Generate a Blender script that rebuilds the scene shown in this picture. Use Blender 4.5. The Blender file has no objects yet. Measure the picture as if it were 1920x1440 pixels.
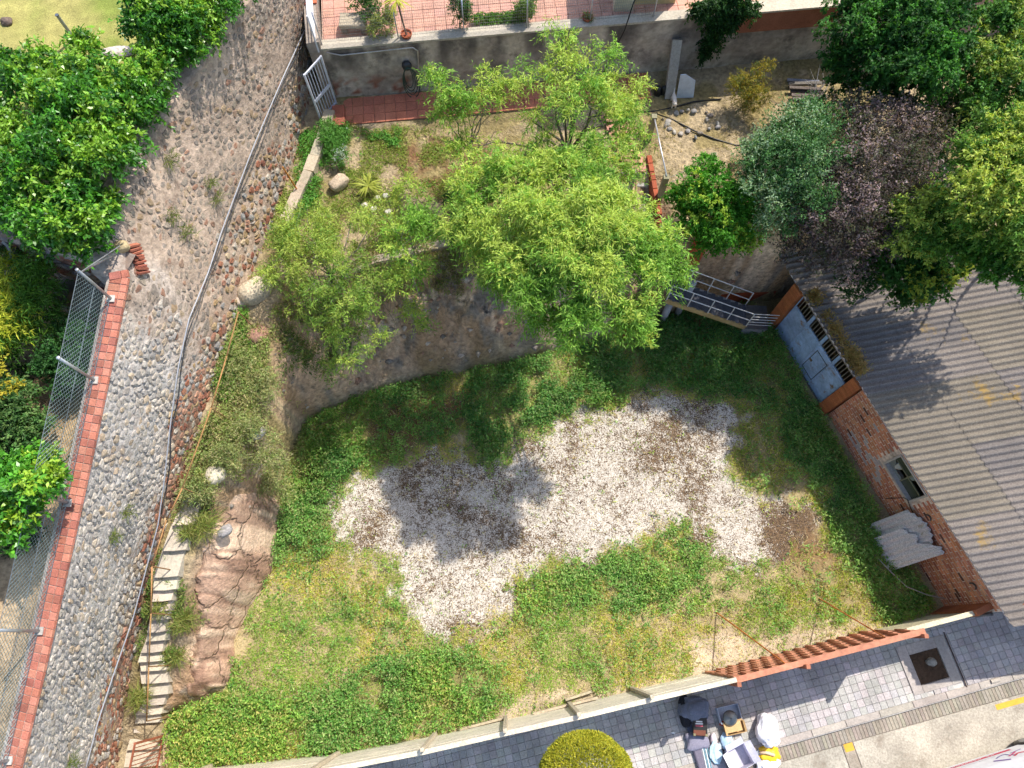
import bpy, math, random
import numpy as np
from mathutils import Vector, Matrix

# ------------------------------------------------------------------ camera, sky, sun, exposure
SC = bpy.context.scene
COL = SC.collection
H, FPX, TILT = 22.0, 1356.0, math.radians(19.5)
cam_d = bpy.data.cameras.new("camera")
cam = bpy.data.objects.new("camera", cam_d)
COL.objects.link(cam)
cam.location = (0, 0, H)
cam.rotation_euler = (TILT, 0, 0)
cam_d.sensor_fit = 'HORIZONTAL'
cam_d.sensor_width = 36.0
cam_d.lens = 36.0 * FPX / 1920.0
cam_d.clip_start = 0.1
cam_d.clip_end = 600
SC.camera = cam

SHADOW = Vector((-0.44, -0.54, -1.0)).normalized()      # direction the sunlight travels
SUN_EL = math.asin(-SHADOW.z)
SUN_AZ = math.atan2(-SHADOW.x, -SHADOW.y)                # from +Y towards +X
W = bpy.data.worlds.new("World")
SC.world = W
W.use_nodes = True
wn = W.node_tree
sky = wn.nodes.new("ShaderNodeTexSky")
sky.sky_type = 'NISHITA'
sky.sun_disc = False
sky.sun_elevation = SUN_EL
sky.sun_rotation = SUN_AZ
sky.air_density = 1.0
sky.dust_density = 1.6
wn.links.new(sky.outputs[0], wn.nodes["Background"].inputs[0])
wn.nodes["Background"].inputs[1].default_value = 0.15
sun_d = bpy.data.lights.new("sun", 'SUN')
sun_d.energy = 3.6
sun_d.angle = math.radians(0.53)
sun_d.color = (1.0, 0.94, 0.85)
sun = bpy.data.objects.new("sun", sun_d)
COL.objects.link(sun)
sun.rotation_euler = SHADOW.to_track_quat('-Z', 'Y').to_euler()
sun.location = (12, 15, 40)
VS = SC.view_settings
VS.view_transform = 'Standard'
VS.look = 'None'
VS.gamma = 1.0
VS.use_curve_mapping = False
VS.exposure = 0.68
SC.cycles.max_bounces = 4
SC.cycles.diffuse_bounces = 3
SC.cycles.use_adaptive_sampling = True
SC.cycles.adaptive_threshold = 0.03

# ------------------------------------------------------------------ helpers
R = np.random.default_rng(7)
random.seed(7)
FW = np.array([0, math.sin(TILT), -math.cos(TILT)])
UP = np.array([0, math.cos(TILT), math.sin(TILT)])

def P(u, v, z):
    """place on the level z that the photograph shows at (u, v)"""
    d = FW + (u - 960) / FPX * np.array([1., 0, 0]) - (v - 720) / FPX * UP
    return np.array([0, 0, H]) + d * ((z - H) / d[2])

def Q(p):
    q = np.asarray(p, float) - np.array([0, 0, H])
    w = q @ FW
    return np.stack([960 + FPX * q[..., 0] / w, 720 - FPX * (q @ UP) / w], -1)

def M1(z):
    """metres that one photo pixel covers at level z"""
    return (H - z) * 1.03 / FPX

def hx(s):
    c = [int(s[i:i + 2], 16) / 255 for i in (0, 2, 4)]
    return np.array([x / 12.92 if x <= .04045 else ((x + .055) / 1.055) ** 2.4 for x in c])

_lat = np.random.default_rng(3).random((256, 256))
def vnoise(x, y):
    x = np.asarray(x, float); y = np.asarray(y, float)
    xi = np.floor(x).astype(int); yi = np.floor(y).astype(int)
    fx = x - xi; fy = y - yi
    fx = fx * fx * (3 - 2 * fx); fy = fy * fy * (3 - 2 * fy)
    g = lambda a, b: _lat[a % 256, b % 256]
    return (g(xi, yi) * (1 - fx) + g(xi + 1, yi) * fx) * (1 - fy) + (g(xi, yi + 1) * (1 - fx) + g(xi + 1, yi + 1) * fx) * fy

def fbm(x, y, o=4):
    s = 0; a = .5; t = 0
    for i in range(o):
        s = s + a * vnoise(x * 2 ** i + 17.3 * i, y * 2 ** i + 9.1 * i); t += a; a *= .5
    return s / t

def noise3(p, f, seed=0):
    r = np.random.default_rng(seed + 91)
    s = 0
    for i in range(5):
        k = r.normal(size=3) * f * (1 + .35 * i); s = s + np.sin(p @ k + r.random() * 6.3) / (1 + .35 * i)
    return s / 2.6

def inpoly(x, y, poly):
    poly = np.asarray(poly)[:, :2]
    c = np.zeros(np.shape(x), bool)
    n = len(poly)
    for i in range(n):
        x0, y0 = poly[i]; x1, y1 = poly[(i + 1) % n]
        if y0 == y1: continue
        m = ((y0 > y) != (y1 > y)) & (x < (x1 - x0) * (y - y0) / (y1 - y0) + x0)
        c ^= m
    return c

def dpoly(x, y, poly, closed=True):
    poly = np.asarray(poly)[:, :2]
    d = np.full(np.shape(x), 1e9)
    n = len(poly)
    for i in range(n if closed else n - 1):
        a = poly[i]; b = poly[(i + 1) % n] - a
        l = max(b @ b, 1e-9)
        t = np.clip(((x - a[0]) * b[0] + (y - a[1]) * b[1]) / l, 0, 1)
        d = np.minimum(d, np.hypot(x - a[0] - t * b[0], y - a[1] - t * b[1]))
    return d

def sd(x, y, poly):
    """signed distance, positive inside"""
    d = dpoly(x, y, poly)
    return np.where(inpoly(x, y, poly), d, -d)

def sstep(a, b, x):
    t = np.clip((x - a) / (b - a), 0, 1)
    return t * t * (3 - 2 * t)

def PP(pts, z=.2):
    return np.array([P(p[0], p[1], p[2] if len(p) > 2 else z) for p in pts])

# ------------------------------------------------------------------ materials
MATS = {}
def nd(nt, t, **kw):
    n = nt.nodes.new(t)
    for k, v in kw.items():
        if isinstance(v, tuple) and k == 'ins':
            pass
        setattr(n, k, v)
    return n

def material(name, rough=.8, metal=0., bump=.25, scale=14., contrast=.35, big=1.2, bigc=.25, spec=.3, dirt=None, dirtscale=3., dirtlo=.5, dirthi=.68, bumpd=.02, crack=0., crackdark=.5, crackslope=False):
    """colour attribute x fine and coarse mottling, stains with a shape of their own, fine relief"""
    if name in MATS: return MATS[name]
    m = bpy.data.materials.new(name); m.use_nodes = True
    nt = m.node_tree; L = nt.links.new
    b = nt.nodes["Principled BSDF"]
    at = nd(nt, "ShaderNodeAttribute"); at.attribute_name = "Col"
    geo = nd(nt, "ShaderNodeNewGeometry")
    def noise(sc, det=4, ro=.6):
        n = nd(nt, "ShaderNodeTexNoise"); n.inputs["Scale"].default_value = sc
        n.inputs["Detail"].default_value = det; n.inputs["Roughness"].default_value = ro
        L(geo.outputs["Position"], n.inputs["Vector"]); return n
    def rng(src, lo, hi, a=.3, bb=.7):
        r = nd(nt, "ShaderNodeMapRange"); r.inputs[1].default_value = a; r.inputs[2].default_value = bb
        r.inputs[3].default_value = lo; r.inputs[4].default_value = hi
        L(src, r.inputs[0]); return r.outputs[0]
    def mul(c, f):
        v = nd(nt, "ShaderNodeVectorMath", operation='SCALE'); L(c, v.inputs[0]); L(f, v.inputs[3]); return v.outputs[0]
    n1 = noise(scale); n2 = noise(big, 3)
    c = mul(at.outputs["Color"], rng(n1.outputs[0], 1 - contrast, 1 + contrast))
    c = mul(c, rng(n2.outputs[0], 1 - bigc, 1 + bigc))
    if dirt is not None:
        n3 = noise(dirtscale, 5, .7)
        mx = nd(nt, "ShaderNodeMix", data_type='RGBA')
        L(rng(n3.outputs[0], 0, 1, dirtlo, dirthi), mx.inputs[0]); L(c, mx.inputs[6])
        mx.inputs[7].default_value = (*dirt, 1); c = mx.outputs[2]
    if crack:
        # broken edges: warped cell borders, darkened and sunk along the lines
        wv = nd(nt, "ShaderNodeVectorMath", operation='SCALE'); L(n2.outputs["Color"], wv.inputs[0]); wv.inputs[3].default_value = .9
        w2 = nd(nt, "ShaderNodeVectorMath", operation='ADD'); L(geo.outputs["Position"], w2.inputs[0]); L(wv.outputs[0], w2.inputs[1])
        vo = nd(nt, "ShaderNodeTexVoronoi", feature='DISTANCE_TO_EDGE'); vo.inputs["Scale"].default_value = crack; L(w2.outputs[0], vo.inputs["Vector"])
        sx_ = nd(nt, "ShaderNodeSeparateXYZ"); L(geo.outputs["True Normal"], sx_.inputs[0])
        steep = rng(sx_.outputs[2], 1., 0., .55, .86) if crackslope else rng(sx_.outputs[2], 1., 1.)
        mm_ = nd(nt, "ShaderNodeMath", operation='MULTIPLY'); L(rng(vo.outputs["Distance"], 1., 0., .0, .05), mm_.inputs[0]); L(steep, mm_.inputs[1])
        ck_ = mm_.outputs[0]
        sc_ = rng(ck_, 1., crackdark, 0., 1.)
        c = mul(c, sc_)
    L(c, b.inputs["Base Color"])
    b.inputs["Roughness"].default_value = rough
    b.inputs["Metallic"].default_value = metal
    b.inputs["Specular IOR Level"].default_value = spec
    if bump:
        bp = nd(nt, "ShaderNodeBump"); bp.inputs["Strength"].default_value = bump; bp.inputs["Distance"].default_value = bumpd
        hgt_ = n1.outputs[0]
        if crack:
            hs_ = nd(nt, "ShaderNodeMath", operation='SUBTRACT'); L(hgt_, hs_.inputs[0]); L(ck_, hs_.inputs[1]); hgt_ = hs_.outputs[0]
        L(hgt_, bp.inputs["Height"]); L(bp.outputs[0], b.inputs["Normal"])
    MATS[name] = m
    return m

def leaf_material(name, rough, spec, transl):
    m = bpy.data.materials.new(name); m.use_nodes = True
    nt = m.node_tree; L = nt.links.new; b = nt.nodes["Principled BSDF"]
    at = nd(nt, "ShaderNodeAttribute"); at.attribute_name = "Col"
    L(at.outputs["Color"], b.inputs["Base Color"]); b.inputs["Roughness"].default_value = rough; b.inputs["Specular IOR Level"].default_value = spec
    t = nd(nt, "ShaderNodeBsdfTranslucent"); x = nd(nt, "ShaderNodeMixShader"); h = nd(nt, "ShaderNodeVectorMath", operation='MULTIPLY')
    L(at.outputs["Color"], h.inputs[0]); h.inputs[1].default_value = (1.3, 1.2, .5); L(h.outputs[0], t.inputs[0]); x.inputs[0].default_value = transl
    L(b.outputs[0], x.inputs[1]); L(t.outputs[0], x.inputs[2]); L(x.outputs[0], nt.nodes["Material Output"].inputs[0])
    return m
LEAF = leaf_material("leaf", .55, .25, .34)
GLOSS = leaf_material("glossy_leaf", .36, .5, .25)
BARK = material("bark", rough=.9, bump=.5, scale=30., contrast=.4)
STONE = material("stone", rough=.85, bump=.6, scale=16., contrast=.35, bumpd=.03, bigc=.1)
MORTAR = material("mortar", rough=.95, bump=.8, scale=9., contrast=.3, bumpd=.05, dirt=tuple(hx('7d6a5c')), dirtscale=2.2, dirtlo=.52, dirthi=.75)
RENDER = material("old_render", rough=.95, bump=.5, scale=7., contrast=.22, bumpd=.03, bigc=.3, dirt=tuple(hx('58524e')), dirtscale=1.3, dirtlo=.53, dirthi=.72)
BRICK = material("brick", rough=.85, bump=.4, scale=40., contrast=.25, big=2., bigc=.2)
CONC = material("concrete", rough=.9, bump=.35, scale=18., contrast=.18, big=1.6, bigc=.15)
WOOD = material("weathered_board", rough=.85, bump=.4, scale=20., contrast=.22, big=2.5, bigc=.15)
PAINT = material("paint", rough=.5, bump=.1, scale=9., contrast=.1, bigc=.1)
RUSTP = material("rusty_paint", rough=.6, bump=.15, scale=9., contrast=.2, bigc=.2, dirt=tuple(hx('8a6a4a')), dirtscale=2.6, dirtlo=.58, dirthi=.7)
METAL = material("galvanised", rough=.45, metal=.7, bump=.1, scale=20., contrast=.15)
RUST = material("rust", rough=.8, bump=.3, scale=25., contrast=.35)
PLAST = material("plastic", rough=.4, bump=.05, scale=8., contrast=.06, bigc=.06, spec=.5)
CLOTH = material("cloth", rough=.95, bump=.3, scale=30., contrast=.15)
FIBRE = material("fibre_cement", rough=.95, bump=.5, scale=26., contrast=.34, big=.8, bigc=.12, dirt=tuple(hx('957c4a')), dirtscale=.55, dirtlo=.635, dirthi=.7)
TILE = material("terracotta_tile", rough=.75, bump=.2, scale=22., contrast=.18, big=2., bigc=.18)
PANOT = material("paving_tile", rough=.9, bump=.4, scale=24., contrast=.22, big=1.1, bigc=.2)
SOIL = material("soil", rough=1., bump=.9, scale=11., contrast=.35, big=1.5, bigc=.22, bumpd=.05)
EARTH = material("cliff_earth", rough=1., bump=1., scale=8., contrast=.38, big=1.6, bigc=.2, bumpd=.09, dirt=tuple(hx('6f6252')), dirtscale=3.2, dirtlo=.58, dirthi=.72)
ROCK = material("sandstone", rough=.95, bump=.9, scale=11., contrast=.26, big=1.4, bigc=.16, bumpd=.05, crack=.8, crackdark=.72)
ROAD = material("road_concrete", rough=.95, bump=.5, scale=22., contrast=.28, big=1.0, bigc=.22, dirt=tuple(hx('85796a')), dirtscale=1.4, dirtlo=.55, dirthi=.72)
GLASSM = material("dusty_glass", rough=.12, bump=0, contrast=.05, spec=.6)

# ------------------------------------------------------------------ mesh building
def props(o, label=None, cat=None, group=None, kind=None):
    if label: o["label"] = label
    if cat: o["category"] = cat
    if group: o["group"] = group
    if kind: o["kind"] = kind
    return o

WLOC = {}
def place(o, origin, parent):
    """origin in the world; children keep their place under their parent (no rotations on parents)"""
    COL.objects.link(o)
    if parent is not None:
        o.parent = parent
        o.location = Vector(origin) - WLOC[parent.name]
    else:
        o.location = Vector(origin)
    WLOC[o.name] = Vector(origin)
    return o

def mesh_arr(name, V, F, C, mat, parent=None, smooth=False, origin=None, **pr):
    """V (n,3), F (m,k) of one face size, C (n,3) or one colour"""
    V = np.asarray(V, np.float64); F = np.asarray(F, np.int32)
    if origin is None:
        origin = np.array([V[:, 0].mean(), V[:, 1].mean(), V[:, 2].min()])
    me = bpy.data.meshes.new(name)
    n = len(V); m, k = F.shape
    me.vertices.add(n); me.vertices.foreach_set("co", (V - origin).astype(np.float32).ravel())
    me.loops.add(m * k); me.loops.foreach_set("vertex_index", F.ravel())
    me.polygons.add(m); me.polygons.foreach_set("loop_start", np.arange(0, m * k, k, dtype=np.int32))
    me.polygons.foreach_set("loop_total", np.full(m, k, np.int32))
    if smooth: me.polygons.foreach_set("use_smooth", np.ones(m, bool))
    me.update(calc_edges=True)
    setcol(me, C, n)
    me.materials.append(mat)
    o = bpy.data.objects.new(name, me)
    place(o, origin, parent)
    return props(o, **pr)

def setcol(me, C, n):
    C = np.asarray(C, float)
    if C.ndim == 1: C = np.tile(C, (n, 1))
    a = me.color_attributes.new("Col", 'FLOAT_COLOR', 'POINT')
    a.data.foreach_set("color", np.concatenate([C[:, :3], np.ones((n, 1))], 1).astype(np.float32).ravel())

class MB:
    def __init__(s): s.V = []; s.F = []; s.C = []
    def add(s, V, F, c):
        k = len(s.V)
        s.V.extend([tuple(map(float, v)) for v in V]); s.F.extend([tuple(i + k for i in f) for f in F])
        c = np.asarray(c, float)
        s.C.extend([c] * len(V) if c.ndim == 1 else list(c)); return s
    def box(s, c, sz, col, ax=None, bev=0.):
        """box of size sz at centre c along the axes ax (rows); bev chamfers the top rim"""
        c = np.asarray(c, float); h = np.asarray(sz, float) / 2
        ax = np.eye(3) if ax is None else np.asarray(ax, float)
        if bev:
            L = [(-1, -1, -1), (1, -1, -1), (1, 1, -1), (-1, 1, -1)]
            V = [c + (np.array(l) * h) @ ax for l in L]
            V += [c + (np.array([l[0], l[1], 1]) * h - np.array([0, 0, bev])) @ ax for l in L]
            V += [c + (np.array([l[0] * (h[0] - bev), l[1] * (h[1] - bev), h[2]])) @ ax for l in L]
            F = [(3, 2, 1, 0), (8, 9, 10, 11)] + [(i, (i + 1) % 4, 4 + (i + 1) % 4, 4 + i) for i in range(4)] + [(4 + i, 4 + (i + 1) % 4, 8 + (i + 1) % 4, 8 + i) for i in range(4)]
            return s.add(V, F, col)
        V = [c + (np.array([x, y, z]) * h) @ ax for z in (-1, 1) for y in (-1, 1) for x in (-1, 1)]
        return s.add(V, [(0, 2, 3, 1), (4, 5, 7, 6), (0, 1, 5, 4), (2, 6, 7, 3), (0, 4, 6, 2), (1, 3, 7, 5)], col)
    def beam(s, a, b, w, h, col, up=(0, 0, 1)):
        a = np.asarray(a, float); b = np.asarray(b, float)
        x = b - a; l = np.linalg.norm(x); x = x / l
        u = np.asarray(up, float); y = np.cross(u, x)
        if np.linalg.norm(y) < 1e-4: y = np.cross((1., 0, 0), x)
        y /= np.linalg.norm(y); z = np.cross(x, y)
        return s.box((a + b) / 2, (l, w, h), col, np.array([x, y, z]))
    def tube(s, pts, r, col, n=6, cap=True):
        pts = np.asarray(pts, float); m = len(pts)
        r = np.full(m, r) if np.isscalar(r) else np.asarray(r, float)
        T = np.gradient(pts, axis=0); T /= np.maximum(np.linalg.norm(T, axis=1, keepdims=True), 1e-9)
        ref = np.array([0, 0, 1.]) if abs(T[0][2]) < .9 else np.array([1., 0, 0])
        V = []
        for i in range(m):
            y = np.cross(ref, T[i]); y /= max(np.linalg.norm(y), 1e-9); z = np.cross(T[i], y)
            ref = z
            for k in range(n):
                a = 2 * math.pi * k / n
                V.append(pts[i] + r[i] * (math.cos(a) * y + math.sin(a) * z))
        F = [(i * n + k, i * n + (k + 1) % n, (i + 1) * n + (k + 1) % n, (i + 1) * n + k) for i in range(m - 1) for k in range(n)]
        if cap: F += [tuple(range(n))[::-1], tuple((m - 1) * n + k for k in range(n))]
        return s.add(V, F, col)
    def prism(s, poly, z0, z1, col):
        n = len(poly)
        V = [(p[0], p[1], z0 if np.isscalar(z0) else z0[i]) for i, p in enumerate(poly)] + [(p[0], p[1], z1 if np.isscalar(z1) else z1[i]) for i, p in enumerate(poly)]
        return s.add(V, [tuple(range(n))[::-1], tuple(range(n, 2 * n))] + [(i, (i + 1) % n, n + (i + 1) % n, n + i) for i in range(n)], col)
    def lathe(s, c, prof, col, n=16, ax=None):
        c = np.asarray(c, float); ax = np.eye(3) if ax is None else np.asarray(ax)
        V = [c + np.array([r * math.cos(2 * math.pi * k / n), r * math.sin(2 * math.pi * k / n), z]) @ ax for r, z in prof for k in range(n)]
        m = len(prof)
        F = [(i * n + k, i * n + (k + 1) % n, (i + 1) * n + (k + 1) % n, (i + 1) * n + k) for i in range(m - 1) for k in range(n)]
        return s.add(V, F, col)
    def mesh(s, name, mat, smooth=False, origin=None):
        V = np.array(s.V)
        if origin is None: origin = np.array([V[:, 0].mean(), V[:, 1].mean(), V[:, 2].min()])
        me = bpy.data.meshes.new(name)
        me.from_pydata([tuple(v) for v in (V - origin)], [], s.F)
        if smooth: me.polygons.foreach_set("use_smooth", np.ones(len(me.polygons), bool))
        me.update()
        setcol(me, np.array(s.C), len(V)); me.materials.append(mat)
        return me, origin
    def build(s, name, mat, parent=None, smooth=False, origin=None, **pr):
        me, origin = s.mesh(name, mat, smooth, origin)
        o = bpy.data.objects.new(name, me)
        place(o, origin, parent)
        return props(o, **pr)

def thing(name, loc, label, cat, group=None, parent=None):
    o = bpy.data.objects.new(name, None)
    o.empty_display_size = .2
    place(o, Vector([float(x) for x in loc]), parent)
    return props(o, label, cat, group)

def inst(me, name, loc, parent, rot=None, **pr):
    """one more piece that shares the mesh"""
    o = bpy.data.objects.new(name, me)
    place(o, Vector([float(x) for x in loc]), parent)
    if rot is not None: o.rotation_euler = rot
    return props(o, **pr)

def jit(c, a=.12):
    c = np.asarray(c, float)
    return np.clip(c * (1 + random.uniform(-a, a)) * (1 + np.array([random.uniform(-a, a) * .3 for _ in range(3)])), 0, 1)

def blob_rock(name, c, r, mat, col, parent=None, seed=0, sub=3, amp=.22, flat=.9, rotz=0., f=2.2, **pr):
    """a rounded stone: subdivided ball pushed about by noise, its foot flattened"""
    import bmesh
    bm = bmesh.new(); bmesh.ops.create_icosphere(bm, subdivisions=sub, radius=1.0)
    V = np.array([v.co[:] for v in bm.verts]); F = np.array([[v.index for v in f_.verts] for f_ in bm.faces])
    bm.free()
    n = noise3(V, f, seed) * amp + noise3(V, f * 2.6, seed + 5) * amp * .35
    V = V * (1 + n[:, None])
    V = np.sign(V) * np.abs(V) ** flat
    V = V * np.array(r)
    ca, sa = math.cos(rotz), math.sin(rotz)
    V = V @ np.array([[ca, sa, 0], [-sa, ca, 0], [0, 0, 1]])
    V = V + np.asarray(c, float)
    return mesh_arr(name, V, F, jit(col, .1), mat, parent, smooth=True, **pr)

# ------------------------------------------------------------------ foliage
def leaf_mesh(pos, d, L, Wd, rng, fold=.25):
    """one folded quad for each leaf; pos (n,3), d (n,3) unit, L, Wd (n,)"""
    n = len(pos)
    s = np.cross(d, rng.normal(size=(n, 3)) * .55 + np.array([0, 0, 1.])); s /= np.maximum(np.linalg.norm(s, axis=1, keepdims=True), 1e-6)
    u = np.cross(s, d)
    L = L[:, None]; Wd = Wd[:, None]
    a = pos; t = pos + d * L - np.array([0, 0, 1.]) * L * fold * .5
    m = pos + d * L * .45 + u * Wd * fold
    V = np.stack([a, m + s * Wd * .5, t, m - s * Wd * .5], 1).reshape(-1, 3)
    return V, np.arange(4 * n).reshape(n, 4)

def crown(blobs, nsh, per, L, Wd, shoot, cols, rng, tipcol=None, droop=.25, inner=.25, updir=.5, lump=.22, spread=1.0, low=-.35, lumpf=2.5, tipf=.35, clump=9, cr=.34):
    """shoots spread over and through the blobs, leaves along every shoot -> V, F, C"""
    blobs = np.asarray(blobs, float)
    w = (blobs[:, 3] * blobs[:, 4] + blobs[:, 3] * blobs[:, 5]); w /= w.sum()
    bi = rng.choice(len(blobs), nsh, p=w)
    d = rng.normal(size=(nsh * 3, 3)); d /= np.linalg.norm(d, axis=1, keepdims=True)
    keep = (d[:, 2] > low) | (rng.random(len(d)) < .25)
    d = d[keep][:nsh]
    if len(d) < nsh: d = np.concatenate([d, d[:nsh - len(d)]])
    seed = int(rng.integers(1000))
    lum = 1 + lump * noise3(d + bi[:, None] * 1.7, lumpf, seed)
    rr = rng.uniform(.3, .98, nsh) * lum
    B = blobs[bi]
    # shoots gather in clumps so that gaps stay open between them
    K = clump * len(blobs); ck = bi * clump + rng.integers(clump, size=nsh)
    cd = rng.normal(size=(K, 3)); cd[:, 2] = np.where(cd[:, 2] < low, -cd[:, 2] * .6, cd[:, 2]); cd /= np.linalg.norm(cd, axis=1, keepdims=True)
    crr = rng.uniform(.62, 1.08, K) * (1 + lump * noise3(cd * 1.3 + np.repeat(np.arange(len(blobs)), clump)[:, None], lumpf, seed))
    cc = np.repeat(blobs[:, :3], clump, 0) + cd * np.repeat(blobs[:, 3:6], clump, 0) * crr[:, None]
    ctone = rng.uniform(.82, 1.16, K)
    p_in = B[:, :3] + d * B[:, 3:6] * rr[:, None]
    p_cl = cc[ck] + d * np.abs(rng.normal(.8, .25, (nsh, 1))) * B[:, 3:6] * cr
    loose = rng.random(nsh) < inner
    p0 = np.where(loose[:, None], p_in, p_cl)
    sd_ = d + np.array([0, 0, updir]) + rng.normal(size=(nsh, 3)) * .45
    sd_ /= np.linalg.norm(sd_, axis=1, keepdims=True)
    cols = np.asarray(cols)
    ci = rng.integers(len(cols), size=nsh)
    sc = cols[ci] * rng.uniform(.8, 1.2, (nsh, 1)) * ctone[ck][:, None]
    if tipcol is not None:
        g = noise3(p0, 1.6, seed + 3) + d[:, 2] * .6
        g = (g > np.quantile(g, 1 - tipf)) & (rng.random(nsh) < .8)
        sc[g] = np.asarray(tipcol)[None] * rng.uniform(.8, 1.2, (g.sum(), 1))
    t = (np.arange(per) + .5) / per
    sl = shoot * rng.uniform(.6, 1.3, nsh)
    pos = p0[:, None] + sd_[:, None] * (t[None, :, None] * sl[:, None, None]) - np.array([0, 0, 1.]) * (t ** 2)[None, :, None] * sl[:, None, None] * droop
    pos = pos + rng.normal(size=pos.shape) * shoot * .08 * spread
    ld = sd_[:, None] * .7 + rng.normal(size=(nsh, per, 3)) * .75 * spread - np.array([0, 0, droop])
    ld = ld.reshape(-1, 3); ld /= np.maximum(np.linalg.norm(ld, axis=1, keepdims=True), 1e-6)
    n = nsh * per
    LL = L * rng.uniform(.45, 1.35, n); WW = Wd * rng.uniform(.7, 1.25, n)
    V, F = leaf_mesh(pos.reshape(-1, 3), ld, LL, WW, rng)
    C = np.repeat(sc, per, 0) * rng.uniform(.8, 1.2, (n, 1)) * (1 + rng.normal(size=(n, 3)) * .05)
    return V, F, np.repeat(np.clip(C, .003, .9), 4, 0)

def BL(lst):
    """(u, v, z, radius in photo pixels[, height factor]) -> ellipsoids in metres"""
    out = []
    for b in lst:
        u, v, z, r = b[:4]; k = b[4] if len(b) > 4 else .85
        p = P(u, v, z); m = r * M1(z)
        out.append([p[0], p[1], p[2], m, m, m * k])
    return out

def limbs(base, blobs, r0, col, rng, nb=None, wig=.12, twigs=0):
    """tapered trunk with a curved limb into every clump and a few bare twigs"""
    mb = MB(); base = np.asarray(base, float)
    B = np.asarray(blobs)
    top = B[:, :3].mean(0)
    fork = base + (top - base) * .38; fork[:2] = base[:2] + (top[:2] - base[:2]) * .25
    mid = (base + fork) / 2 + rng.normal(size=3) * wig * .4
    mb.tube([base - [0, 0, .2], base + [0, 0, .05], mid, fork], [r0 * 1.35, r0 * 1.1, r0 * .9, r0 * .75], col, 8)
    idx = range(len(B)) if nb is None else rng.choice(len(B), min(nb, len(B)), replace=False)
    for i in idx:
        e = B[i, :3] + rng.normal(size=3) * B[i, 3] * .2
        l = np.linalg.norm(e - fork)
        m1 = fork + (e - fork) * .35 + np.array([0, 0, l * .1]) + rng.normal(size=3) * wig * l * .4
        m2 = fork + (e - fork) * .7 + np.array([0, 0, l * .08]) + rng.normal(size=3) * wig * l * .4
        mb.tube([fork, m1, m2, e], [r0 * .5, r0 * .36, r0 * .24, r0 * .1], col, 6)
        for k in range(twigs):
            dv = rng.normal(size=3); dv[2] = abs(dv[2]) * .6; dv /= np.linalg.norm(dv)
            s = m2 + (e - m2) * rng.random()
            t1 = s + dv * B[i, 3] * .6 + rng.normal(size=3) * .05
            t2 = s + dv * B[i, 3] * 1.0 + rng.normal(size=3) * .1
            mb.tube([s, t1, t2], [r0 * .14, r0 * .09, r0 * .03], col, 4)
    return mb

def tree(name, base, blobs, label, cat, n, per, L, Wd, shoot, cols, seed, mat=None, tip=None, r0=.09, bark=None, group=None, twigs=0, nb=None, crownname="crown", trunk=True, **kw):
    rng = np.random.default_rng(seed)
    t = thing(name, base, label, cat, group)
    V, F, C = crown(blobs, n, per, L, Wd, shoot, cols, rng, tipcol=tip, **kw)
    mesh_arr(crownname, V, F, C, mat or LEAF, t)
    if trunk:
        limbs(base, blobs, r0, hx('6b5f55') if bark is None else bark, rng, twigs=twigs, nb=nb).build("trunk", BARK, t, smooth=True)
    return t
# ------------------------------------------------------------------ the lie of the land
TERR = PP([(195, 1470, .3), (205, 1300, 1.3), (240, 1100, 2.6), (300, 930, 3.4), (345, 800, 3.8), (410, 650, 3.9), (455, 500, 4.0),
           (490, 400, 4.1), (530, 270, 4.2), (560, 100, 4.3), (600, -80, 4.3), (1300, -120, 4), (2300, -150, 4), (2400, 470, 4), (1600, 430, 4), (1480, 432, 4),
           (1350, 436, 4), (1300, 425, 4), (1262, 405, 4), (1250, 325, 4), (1182, 318, 4), (1172, 425, 4), (1050, 432, 4), (950, 442, 4),
           (850, 452, 4), (690, 492, 4), (610, 522, 4), (530, 568, 4), (508, 640, 3.9), (492, 760, 3.7), (428, 880, 3.6), (372, 1000, 3.2),
           (350, 1120, 2.3), (332, 1230, 1.5), (304, 1340, .7), (300, 1470, .3)])
LOT = PP([(318, 1800), (322, 1335), (425, 1297), (440, 1182), (505, 1072), (524, 930), (548, 850), (572, 792), (660, 748), (780, 712),
          (900, 692), (1010, 668), (1080, 645), (1170, 628), (1215, 600), (1262, 590), (1300, 570), (1440, 562), (1492, 548), (1600, 560), (2500, 600), (2500, 1800)])
ZC = PP([(268, 1429, .3), (277, 1354, .75), (297, 1301, 1.1), (290, 1256, 1.5), (290, 1200, 1.9), (303, 1144, 2.4), (312, 1080, 2.9), (330, 1029, 3.15), (345, 980, 3.35),
         (400, 900, 3.6), (430, 760, 3.8), (440, 650, 3.9), (480, 560, 4.0), (560, 330, 4.05), (600, 240, 4.1), (560, 100, 4.25), (700, 300, 4), (1000, 300, 4),
         (1150, 300, 4.0), (850, 440, 4), (690, 490, 4), (950, 440, 4), (1300, 250, 4), (1500, 250, 4), (1700, 300, 4), (1800, 100, 4), (1350, 430, 4), (1480, 430, 4), (2000, 300, 4)])
ZC[:9, 2] -= .12
LOTZ = .2

def terrace_z(x, y):
    d2 = (x[..., None] - ZC[:, 0]) ** 2 + (y[..., None] - ZC[:, 1]) ** 2 + .02
    w = 1 / d2 ** 1.6
    return (w * ZC[:, 2]).sum(-1) / w.sum(-1)

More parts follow.
